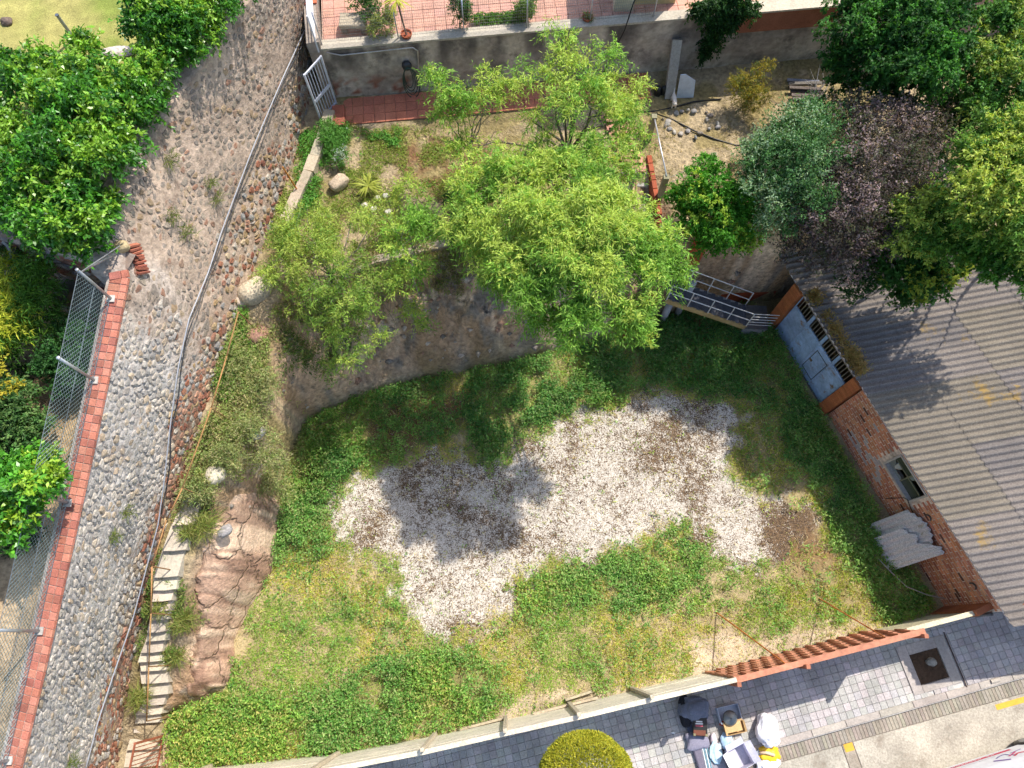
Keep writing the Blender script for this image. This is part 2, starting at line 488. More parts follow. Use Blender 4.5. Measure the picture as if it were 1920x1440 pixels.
def land(x, y):
    """height and the share of the way up from the lot to the terrace"""
    x = np.asarray(x, float); y = np.asarray(y, float)
    it = inpoly(x, y, TERR); il = inpoly(x, y, LOT)
    dt = np.where(it, 0, dpoly(x, y, TERR)); dl = np.where(il, 0, dpoly(x, y, LOT))
    t = dl / np.maximum(dl + dt, 1e-6)
    n = fbm(x * 1.1, y * 1.1, 4) - .5
    tt = np.clip(t + n * .5 * np.sin(np.pi * np.clip(t, 0, 1)), 0, 1)
    f = np.where(tt < .5, .62 * (tt / .5) ** .8, .62 + .38 * ((tt - .5) / .5) ** .9)
    zt = terrace_z(x, y)
    z = LOTZ + (zt - LOTZ) * f
    rough = np.sin(np.pi * np.clip(t, 0, 1))
    z = z + (fbm(x * 2.6, y * 2.6, 4) - .5) * (.75 * rough) + (fbm(x * 7, y * 7, 3) - .5) * (.22 * rough) + (fbm(x * .9, y * .9, 3) - .5) * .12
    return z, t

def lz(x, y):
    return land(np.array([x]), np.array([y]))[0][0]

# --- the lot: one sheet that also reaches under everything around it
GRAVEL = PP([(605, 955), (645, 900), (720, 872), (800, 842), (850, 838), (905, 868), (925, 868), (960, 822), (1050, 792), (1130, 767), (1200, 735), (1270, 728),
             (1330, 752), (1392, 770), (1385, 830), (1360, 885), (1440, 930), (1525, 955), (1548, 1000), (1500, 1050), (1440, 1070), (1380, 1075), (1330, 1045),
             (1290, 1000), (1230, 1008), (1170, 1037), (1120, 1062), (1080, 1068), (1040, 1052), (1000, 1070), (975, 1100), (965, 1150), (920, 1180),
             (870, 1200), (820, 1198), (790, 1170), (740, 1145), (722, 1120), (745, 1090), (740, 1060), (680, 1050), (622, 1015)])
BROWN = PP([(1430, 950), (1530, 960), (1575, 1050), (1500, 1075), (1440, 1065)])
SOILP = PP([(690, 770), (790, 735), (880, 728), (870, 790), (810, 830), (720, 868), (690, 830)])
PALE = PP([(1290, 1200), (1380, 1185), (1540, 1165), (1640, 1160), (1700, 1150), (1640, 1184), (1320, 1268), (1200, 1300), (1010, 1345), (880, 1375), (860, 1350), (1000, 1300), (1140, 1285), (1280, 1270)])
W_N = PP([(556, 850), (575, 795), (660, 750), (780, 714), (900, 694), (1010, 670), (1170, 630), (1262, 592), (1400, 590), (1460, 630), (1500, 720), (1440, 745), (1330, 745), (1240, 720),
          (1190, 735), (1120, 760), (1050, 785), (960, 815), (925, 865), (905, 865), (870, 800), (800, 830), (700, 860), (640, 905), (610, 960), (560, 930)])
W_L = PP([(525, 930), (560, 850), (690, 800), (700, 850), (640, 910), (622, 960), (640, 1010), (600, 1040), (540, 1010), (505, 1070), (480, 1110), (500, 1050)])
W_B = PP([(300, 1350), (430, 1292), (520, 1310), (640, 1290), (760, 1220), (900, 1215), (960, 1250), (900, 1350), (640, 1412), (400, 1440), (280, 1470)])
W_M = PP([(960, 1085), (1040, 1050), (1120, 1065), (1230, 1005), (1285, 990), (1330, 1040), (1320, 1110), (1160, 1140), (1000, 1150), (960, 1180)])
W_S = PP([(1440, 600), (1470, 640), (1540, 790), (1600, 905), (1650, 1000), (1735, 1130), (1650, 1168), (1615, 1080), (1550, 960), (1500, 880), (1440, 780)])
YELL = PP([(1370, 760), (1440, 770), (1500, 870), (1560, 970), (1640, 1120), (1650, 1165), (1540, 1160), (1440, 1140), (1500, 1070), (1550, 1010), (1530, 950), (1440, 925), (1360, 885)])

def zones(x, y):
    wx = x + (fbm(x * 1.3, y * 1.3, 4) - .5) * .7 + (fbm(x * 6, y * 6, 2) - .5) * .35
    wy = y + (fbm(x * 1.3 + 40, y * 1.3 + 7, 4) - .5) * .7 + (fbm(x * 6 + 9, y * 6, 2) - .5) * .35
    g = sstep(-.45, .5, sd(wx, wy, GRAVEL) + (fbm(x * 4.2 + 7, y * 4.2, 3) - .5) * 1.1)
    br = sstep(-.3, .5, sd(wx, wy, BROWN)); so = sstep(-.2, .4, sd(wx, wy, SOILP)); pa = sstep(-.1, .25, sd(wx, wy, PALE))
    wd = np.zeros_like(x)
    for pl, k in ((W_N, 1.), (W_L, 1.), (W_B, 1.), (W_M, .8), (W_S, 1.)):
        wd = np.maximum(wd, k * sstep(-.25, .2, sd(wx, wy, pl)))
    ye = sstep(-.3, .4, sd(wx, wy, YELL))
    return g, br, so, pa, wd, ye

def grid(x0, x1, y0, y1, s):
    nx = int(round((x1 - x0) / s)) + 1; ny = int(round((y1 - y0) / s)) + 1
    X, Y = np.meshgrid(np.linspace(x0, x1, nx), np.linspace(y0, y1, ny))
    i = np.arange((nx - 1) * (ny - 1)); r = i // (nx - 1); c = i % (nx - 1)
    a = r * nx + c
    return X.ravel(), Y.ravel(), np.stack([a, a + 1, a + nx + 1, a + nx], 1)

def lerp(a, b, t): return np.asarray(a) + (np.asarray(b) - np.asarray(a)) * np.asarray(t)[:, None]

def lot_material():
    m = bpy.data.materials.new("lot_ground"); m.use_nodes = True
    nt = m.node_tree; L = nt.links.new; b = nt.nodes["Principled BSDF"]
    col = nd(nt, "ShaderNodeAttribute"); col.attribute_name = "Col"
    zn = nd(nt, "ShaderNodeAttribute"); zn.attribute_name = "Zone"
    sep = nd(nt, "ShaderNodeSeparateColor"); L(zn.outputs["Color"], sep.inputs[0])
    geo = nd(nt, "ShaderNodeNewGeometry")
    def noise(s, d, r=.65):
        n = nd(nt, "ShaderNodeTexNoise"); n.inputs["Scale"].default_value = s; n.inputs["Detail"].default_value = d; n.inputs["Roughness"].default_value = r
        L(geo.outputs["Position"], n.inputs["Vector"]); return n.outputs[0]
    def rng(src, a, bb, lo=0., hi=1.):
        r = nd(nt, "ShaderNodeMapRange"); r.inputs[1].default_value = a; r.inputs[2].default_value = bb; r.inputs[3].default_value = lo; r.inputs[4].default_value = hi
        L(src, r.inputs[0]); return r.outputs[0]
    def mix(f, c1, c2):
        x = nd(nt, "ShaderNodeMix", data_type='RGBA'); L(f, x.inputs[0])
        for s, c in ((6, c1), (7, c2)):
            if isinstance(c, tuple): x.inputs[s].default_value = (*c, 1)
            else: L(c, x.inputs[s])
        return x.outputs[2]
    def math_(op, a, c):
        x = nd(nt, "ShaderNodeMath", operation=op)
        for i, q in enumerate((a, c)):
            if isinstance(q, float): x.inputs[i].default_value = q
            else: L(q, x.inputs[i])
        return x.outputs[0]
    nf, nm, nb = noise(26., 6), noise(8., 4), noise(1.1, 3)
    vo = nd(nt, "ShaderNodeTexVoronoi"); vo.inputs["Scale"].default_value = 38.; L(geo.outputs["Position"], vo.inputs["Vector"])
    vs = nd(nt, "ShaderNodeSeparateColor"); L(vo.outputs["Color"], vs.inputs[0])
    stone = mix(rng(vs.outputs[0], .1, .9), tuple(hx('b0a696')), tuple(hx('d8d0c4')))
    # dry moss and leaf litter lying in flecks between the white chips
    fl = math_('ADD', math_('MULTIPLY', nf, .66), math_('ADD', math_('MULTIPLY', nm, .34), math_('MULTIPLY', nb, .18)))
    fl = math_('ADD', fl, math_('MULTIPLY', sep.outputs[1], .12))
    moss = mix(rng(vs.outputs[1], .2, .8), tuple(hx('4a3d32')), tuple(hx('78624a')))
    grav = mix(rng(fl, .572, .665), stone, moss)
    sv = nd(nt, "ShaderNodeVectorMath", operation='SCALE'); L(col.outputs["Color"], sv.inputs[0]); L(rng(nf, .3, .7, .62, 1.35), sv.inputs[3])
    c = mix(rng(math_('ADD', sep.outputs[0], math_('MULTIPLY', math_('SUBTRACT', nf, .5), 1.3)), .25, .75), sv.outputs[0], grav)
    L(c, b.inputs["Base Color"]); b.inputs["Roughness"].default_value = 1.; b.inputs["Specular IOR Level"].default_value = .15
    bp = nd(nt, "ShaderNodeBump"); bp.inputs["Strength"].default_value = .8; bp.inputs["Distance"].default_value = .03
    L(fl, bp.inputs["Height"]); L(bp.outputs[0], b.inputs["Normal"])
    return m

X, Y, F = grid(-11.5, 15, -5.0, 13.2, .09)
g, br, so, pa, wd, ye = zones(X, Y)
Z = LOTZ + (fbm(X * .8, Y * .8, 3) - .5) * .12 + (fbm(X * 4, Y * 4, 3) - .5) * .05
C = lerp(np.tile(hx('a89674'), (len(X), 1)), hx('8d8658'), np.clip(wd * .8 + .2, 0, 1))
C = lerp(C, hx('93855a'), ye * .6)
C = lerp(C, hx('7f6247'), so)
C = lerp(C, hx('83603f'), br * .8)
C = lerp(C, hx('b7a68c'), pa)
C = C * (1 + (fbm(X * 2.2, Y * 2.2, 4) - .5)[:, None] * .7)
FENCE_LINE = PP([(150, 1480), (260, 1466), (400, 1440), (640, 1414), (818, 1380), (950, 1350), (1068, 1324), (1185, 1296), (1322, 1264), (1632, 1184), (1800, 1140), (2300, 1010)])
fy = np.interp(X, FENCE_LINE[:, 0], FENCE_LINE[:, 1])
F = F[(Y > fy - .12)[F].all(1)]
lot = mesh_arr("ground", np.stack([X, Y, Z], 1), F, C, lot_material(), origin=np.array([0, 0, 0.]), smooth=True, kind="structure")
za = lot.data.color_attributes.new("Zone", 'FLOAT_COLOR', 'POINT')
litter = np.clip(br * 1.1 + sstep(.5, .7, fbm(X * .7 + 3, Y * .7, 3)) * .5, 0, 1)
gg = g * (1 - br * .12)
za.data.foreach_set("color", np.stack([gg, litter, wd, np.ones_like(g)], 1).astype(np.float32).ravel())
# land beyond the picture
mb = MB(); mb.add([(-150, -150, -.1), (150, -150, -.1), (150, 150, -.1), (-150, 150, -.1)], [(0, 1, 2, 3)], hx('8d8068'))
mb.build("terrain", SOIL, kind="structure")

# --- hillside with terrace, cliff and the bank under the stairs
X, Y, F = grid(-12.2, 26, -5.0, 20, .09)
Z, T = land(X, Y)
keep = (T > .004)
Fk = keep[F].any(1)
n1 = fbm(X * 1.2, Y * 1.2, 4); n2 = fbm(X * 3.4, Y * 3.4, 4)
C = lerp(np.tile(hx('a89678'), (len(X), 1)), hx('8f8058'), sstep(.42, .6, n1))
brp = PP([(720, 280, 4), (800, 262, 4), (930, 270, 4), (960, 330, 4), (860, 370, 4), (740, 330, 4)])
C = lerp(C, hx('75573c'), sstep(-.5, .4, sd(X + (n2 - .5), Y + (n1 - .5), brp)) * sstep(.3, .6, n2))
cl = np.sin(np.pi * np.clip(T, 0, 1)) ** .5
CC = lerp(np.tile(hx('bd9f82'), (len(X), 1)), hx('a38668'), sstep(.4, .62, n1))
CC = lerp(CC, hx('877c70'), sstep(.56, .68, n2))
CC = lerp(CC, hx('d0b698'), sstep(.58, .72, fbm(X * 2 + 31, Y * 2, 4)))
C = lerp(C, CC, np.clip(cl * 1.15, 0, 1))
Z = np.where(T <= .004, LOTZ - .12, Z)
mesh_arr("hillside", np.stack([X, Y, Z], 1), F[Fk], C, EARTH, origin=np.array([0, 0, 0.]), smooth=True, kind="structure")

# ------------------------------------------------------------------ old stone wall on the left
WB = PP([(150, 1640, -.6), (215, 1440, .3), (238, 1250, 1.7), (262, 1150, 2.3), (285, 1050, 3.0), (322, 930, 3.5), (368, 800, 3.8), (432, 650, 3.9), (480, 500, 4.0), (522, 380, 4.1),
         (558, 270, 4.2), (588, 130, 4.3), (602, 0, 4.3), (615, -140, 4.3)])
WT = PP([(0, 1600, 4.8), (38, 1440, 5.3), (84, 1250, 5.9), (122, 1080, 6.4), (166, 880, 6.9), (196, 740, 7.3), (240, 522, 7.8), (222, 440, 8.1), (262, 290, 8.2), (345, 165, 8.25), (420, 60, 8.3), (465, 0, 8.3), (560, -140, 8.3)])
oB = np.argsort(WB[:, 1]); WB = WB[oB]
YW0, YW1 = -4.6, 18.5
def wall_p(y, t, off=0.):
    """point of the wall's face: y along it, t from foot (0) to top (1), off outwards"""
    y = np.asarray(y, float); t = np.asarray(t, float)
    xb = np.interp(y, WB[:, 1], WB[:, 0]); zb = np.interp(y, WB[:, 1], WB[:, 2]) - .15
    xt = np.interp(y, WT[:, 1], WT[:, 0]); zt = np.interp(y, WT[:, 1], WT[:, 2])
    bul = np.sin(np.pi * np.clip(t, 0, 1)) * .06
    x = xb + (xt - xb) * t + bul; z = zb + (zt - zb) * t
    h = np.maximum(zt - zb, .5); b = (xt - xb) / h
    return np.stack([x + off, y, z + off * (-b)], -1)
def wall_h(y): return np.interp(y, WT[:, 1], WT[:, 2]) - np.interp(y, WB[:, 1], WB[:, 2]) + .15
_gy, _gt = np.meshgrid(np.linspace(YW0, YW1, 460), np.linspace(0, 1, 110))
_gp = Q(wall_p(_gy, _gt))
def wall_px(u, v, off=0.):
    i = np.argmin(((_gp - np.array([u, v])) ** 2).sum(-1)); return wall_p(_gy.ravel()[i], _gt.ravel()[i], off)

stone_wall = thing("stone_wall", wall_p(4, 0), "tall rubble stone retaining wall beside the long stair", "wall")
ny, ntt = 190, 40
yy, tt = np.meshgrid(np.linspace(YW0, YW1, ny), np.linspace(0, 1, ntt))
offs = (fbm(yy * 1.5, tt * 6, 4) - .5) * .10
V = wall_p(yy, tt, 0).reshape(-1, 3); V[:, 0] += offs.ravel()
i = np.arange((ny - 1) * (ntt - 1)); a = (i // (ny - 1)) * ny + i % (ny - 1)
F = np.stack([a, a + 1, a + ny + 1, a + ny], 1)
top = V[(ntt - 1) * ny:]; k = len(V)
V = np.concatenate([V, top + np.stack([np.where(top[:, 1] < 7.6, -.42, -.75), 0 * top[:, 1], 0 * top[:, 1]], 1), wall_p(np.linspace(YW0, YW1, ny), np.zeros(ny)) * [1, 1, 0] + [-.75 - 1.4, 0, -.4]])
a = np.arange(ny - 1)
F = np.concatenate([F, np.stack([(ntt - 1) * ny + a, (ntt - 1) * ny + a + 1, k + a + 1, k + a], 1), np.stack([k + a, k + a + 1, k + ny + a + 1, k + ny + a], 1)])
yv = V[:, 1]; tv = np.concatenate([tt.ravel(), np.ones(ny), np.zeros(ny)])
C = lerp(np.tile(hx('bcb6b0'), (len(V), 1)), hx('b09c8a'), sstep(5.5, 8.5, yv + (fbm(yv, tv * 4, 3) - .5) * 3))
C = lerp(C, hx('a08876'), sstep(.42, .2, tv + (fbm(yv * 1.2, tv * 5, 3) - .5) * .3) * sstep(9.5, 7, yv))
mesh_arr("mortar_face", V, F, C, MORTAR, stone_wall, smooth=True)

def cells(x0, x1, y0, y1, sx, sy, rng, jitter=.42):
    """convex stones packed over a rectangle (Voronoi cells), as polygons"""
    nx = int((x1 - x0) / sx); ny_ = int((y1 - y0) / sy)
    S = []
    for j in range(ny_):
        for i_ in range(nx):
            S.append((x0 + (i_ + .5 + .5 * (j % 2) + rng.uniform(-jitter, jitter)) * sx, y0 + (j + .5 + rng.uniform(-jitter, jitter)) * sy))
    S = np.array(S); out = []
    asp = sx / sy
    for s in S:
        q = (S - s) * [1, asp]; dd = (q ** 2).sum(1); nb = np.argsort(dd)[1:13]
        poly = [np.array(v) for v in ((-sx, -sy), (sx, -sy), (sx, sy), (-sx, sy))]
        for n_ in nb:
            d = (S[n_] - s) * [1, asp]; l = math.hypot(*d); dn = d / l
            new = []
            for a_, b_ in zip(poly, poly[1:] + poly[:1]):
                fa = (a_ * [1, asp]) @ dn - l / 2; fb = (b_ * [1, asp]) @ dn - l / 2
                if fa <= 0: new.append(a_)
                if (fa < 0) != (fb < 0): new.append(a_ + (b_ - a_) * fa / (fa - fb))
            poly = new
            if len(poly) < 3: break
        if len(poly) >= 3: out.append((s, poly))
    return out

def stone_piece(mapf, s, poly, gap, prot, rng):
    """rounded stone over one cell: foot ring, shoulder ring, crown"""
    p = np.array(poly); c = p.mean(0)
    q = []
    for a_, b_ in zip(p, np.roll(p, -1, 0)): q += [a_ * .72 + b_ * .28, a_ * .28 + b_ * .72]
    q = np.array(q); r = np.linalg.norm(q - c, axis=1, keepdims=True)
    q = c + (q - c) * np.maximum(1 - gap / np.maximum(r, .01), .35) * rng.uniform(.94, 1.04, (len(q), 1))
    n = len(q)
    V = [mapf(s + v, -.03) for v in q] + [mapf(s + c + (v - c) * rng.uniform(.74, .88), prot * rng.uniform(.65, 1.1)) for v in q] + [mapf(s + c + rng.normal(size=2) * .012, prot * rng.uniform(.9, 1.25))]
    F = [(i_, (i_ + 1) % n, n + (i_ + 1) % n, n + i_) for i_ in range(n)] + [(n + i_, n + (i_ + 1) % n, 2 * n) for i_ in range(n)]
    return V, F

rng = np.random.default_rng(5)
GREYS = [hx(c) for c in ('a39e98', 'b0a89c', '9a9690', 'aca294', 'bcb2a4', '9f9c96', 'a89f94', 'b5ac9c', '928f8a', 'c0b6a6')]
OCHRE = [hx(c) for c in ('ad9674', 'a68c68', 'b8a588', '9c8664')]
REDS = [hx(c) for c in ('96644e', 'a07058', '875a4a', 'aa826c', '906a58', '9c7e6a')]
pieces = []
for (y0, y1, sx, sy) in ((YW0, 7.6, .185, .145), (7.6, 18.2, .20, .16)):
    for s, poly in cells(y0, y1, 0, 4.9, sx, sy, rng):
        y, hgt = s
        h = wall_h(y)
        if hgt > h - .06 or hgt < .02: continue
        t = hgt / h
        n = float(fbm(np.array([y * .8]), np.array([hgt * .8]), 3)[0])
        old = y + (n - .5) * 3 > 6.6
        low = t < .30 + (n - .5) * .5
        if old and rng.random() < (.10 + .8 * max(0, n - .45)): continue
        if (not old) and rng.random() < .04: continue
        if low: col = REDS[rng.integers(6)] if rng.random() < (.35 if old else .62) else OCHRE[rng.integers(4)] if rng.random() < .5 else GREYS[rng.integers(10)]
        elif old: col = GREYS[rng.integers(10)] * .72 if rng.random() < .76 else (REDS[rng.integers(6)] if rng.random() < .45 else OCHRE[rng.integers(4)])
        else: col = GREYS[rng.integers(10)] if rng.random() < .84 else OCHRE[rng.integers(4)]
        gap = (.014 if old and not low else .010) + rng.random() * .014
        if old and rng.random() < .45: gap += .02
        prot = rng.uniform(.006, .022) if old and not low else rng.uniform(.02, .05)
        col = col * .6 + (hx('a8937f') if old else hx('aaa49e')) * .4 if not low else col
        mp = lambda v, o: wall_p(v[0], v[1] / wall_h(v[0]), o)
        Vs, Fs = stone_piece(mp, s, poly, gap, prot, rng)
        px = Q(np.array(Vs[-1])); ok = (-10 < px[0] < 1930) and (-10 < px[1] < 1450)
        qq = Q(np.array(Vs)); ar = np.ptp(qq[:, 0]) * np.ptp(qq[:, 1]) if ok else 0
        pieces.append((ar, Vs, Fs, col * rng.uniform(.86, 1.1) * (.85 if old else 1.02)))
pieces.sort(key=lambda p: -p[0])
rest = MB()
for i_, (ar, Vs, Fs, col) in enumerate(pieces):
    if i_ < 300: MB().add(Vs, Fs, col).build("stone", STONE, stone_wall)
    else: rest.add(Vs, Fs, col)
rest.build("small_stones", STONE, stone_wall, kind="stuff")

# brick coping along the nearer stretch of the wall
def top_at(y): return np.array([np.interp(y, WT[:, 1], WT[:, 0]), y, np.interp(y, WT[:, 1], WT[:, 2])])
coping = thing("brick_coping", top_at(2.), "red brick coping along the top of the left stone wall", "coping")
ys = np.arange(-4.4, 7.75, .165)
CB = [hx(c) for c in ('b87460', 'ad6c5a', 'c07e6a', 'a06456', 'b57a66')]
beds = MB()
for a_, b_ in zip(ys[:-1], ys[1:]):
    p, q = top_at(a_), top_at(b_); d = (q - p); l = np.linalg.norm(d); d = d / l
    sx_ = np.array([d[1], -d[0], 0]); sx_ /= np.linalg.norm(sx_); ax = np.array([sx_, d, np.cross(sx_, d)])
    m = (p + q) / 2 + [0, 0, .045]
    MB().box(m - sx_ * .02, (.14, l - .014, .09), jit(CB[random.randrange(5)] * 1.08, .1), ax, .008).build("brick", BRICK, coping)
    MB().box(m - sx_ * .225 + [0, 0, .004], (.25, l - .014, .09), jit(CB[random.randrange(5)], .12), ax, .008).build("brick", BRICK, coping)
p, q = top_at(-4.4), top_at(7.7)
V = [top_at(y) + [dx, 0, dz] for y in ys for dx, dz in ((.045, .0), (.045, .07), (-.42, .07), (-.42, -.3))]
n = len(ys)
Fm = [(4 * i_ + k_, 4 * i_ + k_ + 1, 4 * i_ + k_ + 5, 4 * i_ + k_ + 4) for i_ in range(n - 1) for k_ in range(3)]
MB().add(V, Fm, hx('b3a89c')).build("mortar_bed", MORTAR, coping)

# conduit and black cable hung along the wall
pts = [(575, 30), (520, 152), (466, 280), (410, 432), (385, 510), (346, 600), (326, 690), (311, 800), (299, 900), (288, 982), (262, 1080), (240, 1160), (206, 1260), (176, 1350), (150, 1446)]
cw = np.array([wall_px(u, v, .11) for u, v in pts])
tt_ = np.linspace(0, len(cw) - 1, 60)
cw = np.stack([np.interp(tt_, np.arange(len(cw)), cw[:, k_]) for k_ in range(3)], 1)
MB().tube(cw, .016, hx('a3a6ae'), 6).build("conduit", PLAST, smooth=True, label="thin pale conduit strung down the face of the stone wall", cat="conduit")
cb = cw[:38] + np.stack([.03 * np.sin(np.arange(38)) + .05, np.zeros(38), -.05 + .02 * np.cos(np.arange(38) * 1.7)], 1)
MB().tube(cb, .014, hx('2b2d33'), 5).build("cable", PLAST, smooth=True, label="black cable running beside the pale conduit on the stone wall", cat="cable")
# ------------------------------------------------------------------ garden beyond the wall, lawn, curved wall
GZ = 5.8
X, Y, F = grid(-26, -8.2, -8, 10.5, .15)
xt = np.interp(Y, WT[:, 1], WT[:, 0]); zt = np.interp(Y, WT[:, 1], WT[:, 2])
Z = np.minimum(zt - .18, GZ + .1) * 1.0
Z = np.where(Y < 2.5, zt - .06 - sstep(0.2, 2.5, Y) * np.maximum(zt - .06 - GZ, 0), GZ) + (fbm(X * 1.2, Y * 1.2, 3) - .5) * .18
C = lerp(np.tile(hx('b39a78'), (len(X), 1)), hx('7c6a50'), sstep(.4, .65, fbm(X * .8, Y * .8, 3)))
keepg = (X < xt - .2)[F].all(1)
mesh_arr("garden_soil", np.stack([X, Y, Z], 1), F[keepg], C, SOIL, origin=np.array([0, 0, 0.]), smooth=True, kind="structure")

CW = PP([(-260, 400, 8.0), (-120, 425, 8.0), (0, 436, 8.0), (70, 458, 7.95), (140, 478, 7.9), (238, 508, 7.85)])
s_ = np.linspace(0, len(CW) - 1, 40)
cwl = np.stack([np.interp(s_, np.arange(len(CW)), CW[:, k_]) for k_ in range(3)], 1)
tang = np.gradient(cwl, axis=0); tang[:, 2] = 0; tang /= np.linalg.norm(tang, axis=1, keepdims=True)
nrm = np.stack([tang[:, 1], -tang[:, 0], 0 * s_], 1)
curved = thing("curved_stone_wall", cwl[20] * [1, 1, 0] + [0, 0, GZ - .2], "curved stone retaining wall between sunken garden and lawn", "wall")
V = []
for p, n_ in zip(cwl, nrm):
    for o_, z_ in ((0, GZ - .3), (.0, 8.02), (-.42, 8.04), (-.42, GZ)):
        V.append([p[0] + n_[0] * o_, p[1] + n_[1] * o_, min(z_, p[2]) if z_ > 7 else z_])
Fm = [(4 * i_ + k_, 4 * i_ + 4 + k_, 4 * i_ + 5 + k_, 4 * i_ + 1 + k_) for i_ in range(39) for k_ in range(3)]
MB().add(V, Fm, hx('8b7d74')).build("mortar_face", MORTAR, curved)
arc = np.concatenate([[0], np.cumsum(np.linalg.norm(np.diff(cwl[:, :2], axis=0), axis=1))])
def cmap(v, o):
    a_ = v[0]
    p = np.array([np.interp(a_, arc, cwl[:, k_]) for k_ in range(2)]); n_ = np.array([np.interp(a_, arc, nrm[:, k_]) for k_ in range(2)])
    return np.array([*(p + n_ * o), GZ - .1 + v[1]])
cnt = 0
srest = MB()
for s, poly in cells(arc[-1] - 4.2, arc[-1] - .05, 0, 2.15, .30, .17, rng):
    col = (REDS + GREYS + OCHRE)[rng.integers(20)] * rng.uniform(.7, 1.) * np.array([1.05, .95, .95])
    Vs, Fs = stone_piece(cmap, s, poly, .016, rng.uniform(.03, .06), rng)
    MB().add(Vs, Fs, col).build("stone", STONE, curved, smooth=True)

# lawn above the walls
X, Y, F = grid(-30, -5.2, 7.2, 26, .2)
xt = np.interp(Y, WT[:, 1], WT[:, 0])
cy = np.interp(X, cwl[:, 0], cwl[:, 1])
keepl = ((X < xt - .3) & (Y > cy + .3))[F].all(1)
Z = 8.0 + (fbm(X * .7, Y * .7, 3) - .5) * .15
nl = fbm(X * .9, Y * .9, 4)
C = lerp(np.tile(hx('7f8a40'), (len(X), 1)), hx('a29a5c'), sstep(.38, .62, nl))
C = lerp(C, hx('b0997a'), sstep(.8, .2, np.abs(xt - X)) * .8)
C = lerp(C, hx('a98f68'), sstep(1.6, .2, Y - cy) * .9)
mesh_arr("lawn", np.stack([X, Y, Z], 1), F[keepl], C, material("turf", rough=1., bump=.8, scale=34., contrast=.3, big=2.5, bigc=.2), origin=np.array([0, 0, 0.]), smooth=True, kind="structure")
b0 = P(140, 74, 8.0)
MB().tube([b0, b0 + [0, 0, .72]], .04, hx('8d93a0'), 8).tube([b0 + [0, 0, .72], b0 + [0, 0, .75]], .046, hx('70757f'), 8).build("fence_post", METAL, label="lone grey metal post on the lawn behind the hedge", cat="post")
blob_rock("stone", P(12, 40, 8.05), (.14, .11, .08), STONE, hx('6b5d52'), seed=4, label="small brown stone lying on the lawn near the corner", cat="stone")
blob_rock("stone", P(222, 97, 8.05), (.42, .16, .06), STONE, hx('bdb2a4'), seed=9, label="flat pale stone slab at the lawn edge under the hedge", cat="stone")
# concrete rings in the garden
rp = P(157, 562, GZ)
def ring(c, r, w, h, name, label, tilt=None):
    mb = MB(); prof = [(r, 0), (r, h), (r - w, h), (r - w, 0.02)]
    mb.lathe(c, prof, hx('9a9690'), 28, tilt)
    mb.build(name, CONC, smooth=False, label=label, cat="concrete ring")
ring(rp, .47, .07, .45, "concrete_ring", "grey concrete well ring at the foot of the curved wall")
ring(P(14, 470, 7.2), .32, .06, .35, "concrete_ring", "small concrete pipe ring set on the curved wall", np.array([[1, 0, 0], [0, .8, .6], [0, -.6, .8]]))

# boulder and brick rubble where the two walls meet
blob_rock("boulder", P(228, 462, 8.0), (.16, .14, .13), STONE, hx('b0a07c'), seed=12, label="round ochre boulder where the coping meets the hedge", cat="boulder")
mb = MB()
rb = thing("brick_patch", wall_px(246, 492, .02), "patch of stacked red bricks at the corner of the stone wall", "bricks")
for k_ in range(9):
    a_ = wall_px(236 + k_ * 2.5, 464 + k_ * 6, .06); b_ = wall_px(256 + k_ * 2, 458 + k_ * 6.5, .06)
    MB().beam(a_, b_, .11, .045, jit(hx('9c5f4c'), .15)).build("brick", BRICK, rb)

# ------------------------------------------------------------------ chain link fence on the coping
fbase = [(214, 562, 7.75), (182, 716, 7.35), (124, 943, 6.85), (70, 1183, 6.2), (14, 1425, 5.4)]
FB = [top_at(P(u, v, z)[1]) + [-.22, 0, .09] for u, v, z in fbase]
FB = [top_at(9.0 * 0 + FB[0][1] + .95) + [-.2, 0, .05]] + FB + [top_at(-4.3) + [-.22, 0, .09]]
fence = thing("chain_link_fence", FB[2], "chain link fence on galvanised posts along the brick coping", "fence")
HF = 1.3
for i_, p in enumerate(FB[1:-1]):
    MB().tube([p - [0, 0, .02], p + [0, 0, HF]], .032, hx('a9adb0'), 8).tube([p + [0, 0, HF], p + [0, 0, HF + .03]], .036, hx('d0d2d2'), 8).build("post", METAL, fence, smooth=True)
    MB().box(p + [0, 0, .012], (.16, .16, .03), hx('b5b0a8')).build("post_foot", CONC, fence)
e_ = FB[1] + [0, 0, 1.2]
MB().tube([FB[1] + [0, .05, 1.15], FB[0] + [.12, .1, .0]], .018, hx('b0b4b8'), 6).build("brace", METAL, fence)
MB().tube([FB[1] + [0.02, .02, 1.2], FB[0] + [.2, .3, .02]], .012, hx('b0b4b8'), 6).build("brace", METAL, fence)
wires = MB()
for a_, b_ in zip(FB[1:-1], FB[2:]):
    for h_ in (.06, .66, 1.27):
        k_ = np.linspace(0, 1, 5)[:, None]
        MB().tube(np.asarray(a_) + (np.asarray(b_) - a_) * k_ + np.array([0, 0, 1]) * h_, .006, hx('8a9294'), 4).build("tension_wire", METAL, fence)
    l = np.linalg.norm(b_ - a_); st = .1; n = int(l / st); hh = HF - .08
    for k_ in range(-int(hh / st), n):
        for sgn in (1, -1):
            s0 = k_ * st; s1 = s0 + hh
            lo, hi = max(s0, 0), min(s1, l)
            if hi - lo < .03: continue
            h0, h1 = (lo - s0), (hi - s0)
            if sgn < 0: h0, h1 = hh - h0, hh - h1
            pa = a_ + (b_ - a_) * lo / l + [0, 0, .05 + h0]; pb = a_ + (b_ - a_) * hi / l + [0, 0, .05 + h1]
            wires.tube([pa, pb], .0045, hx('7f8c8a'), 3, cap=False)
wires.build("wire_mesh", METAL, fence, kind="stuff")

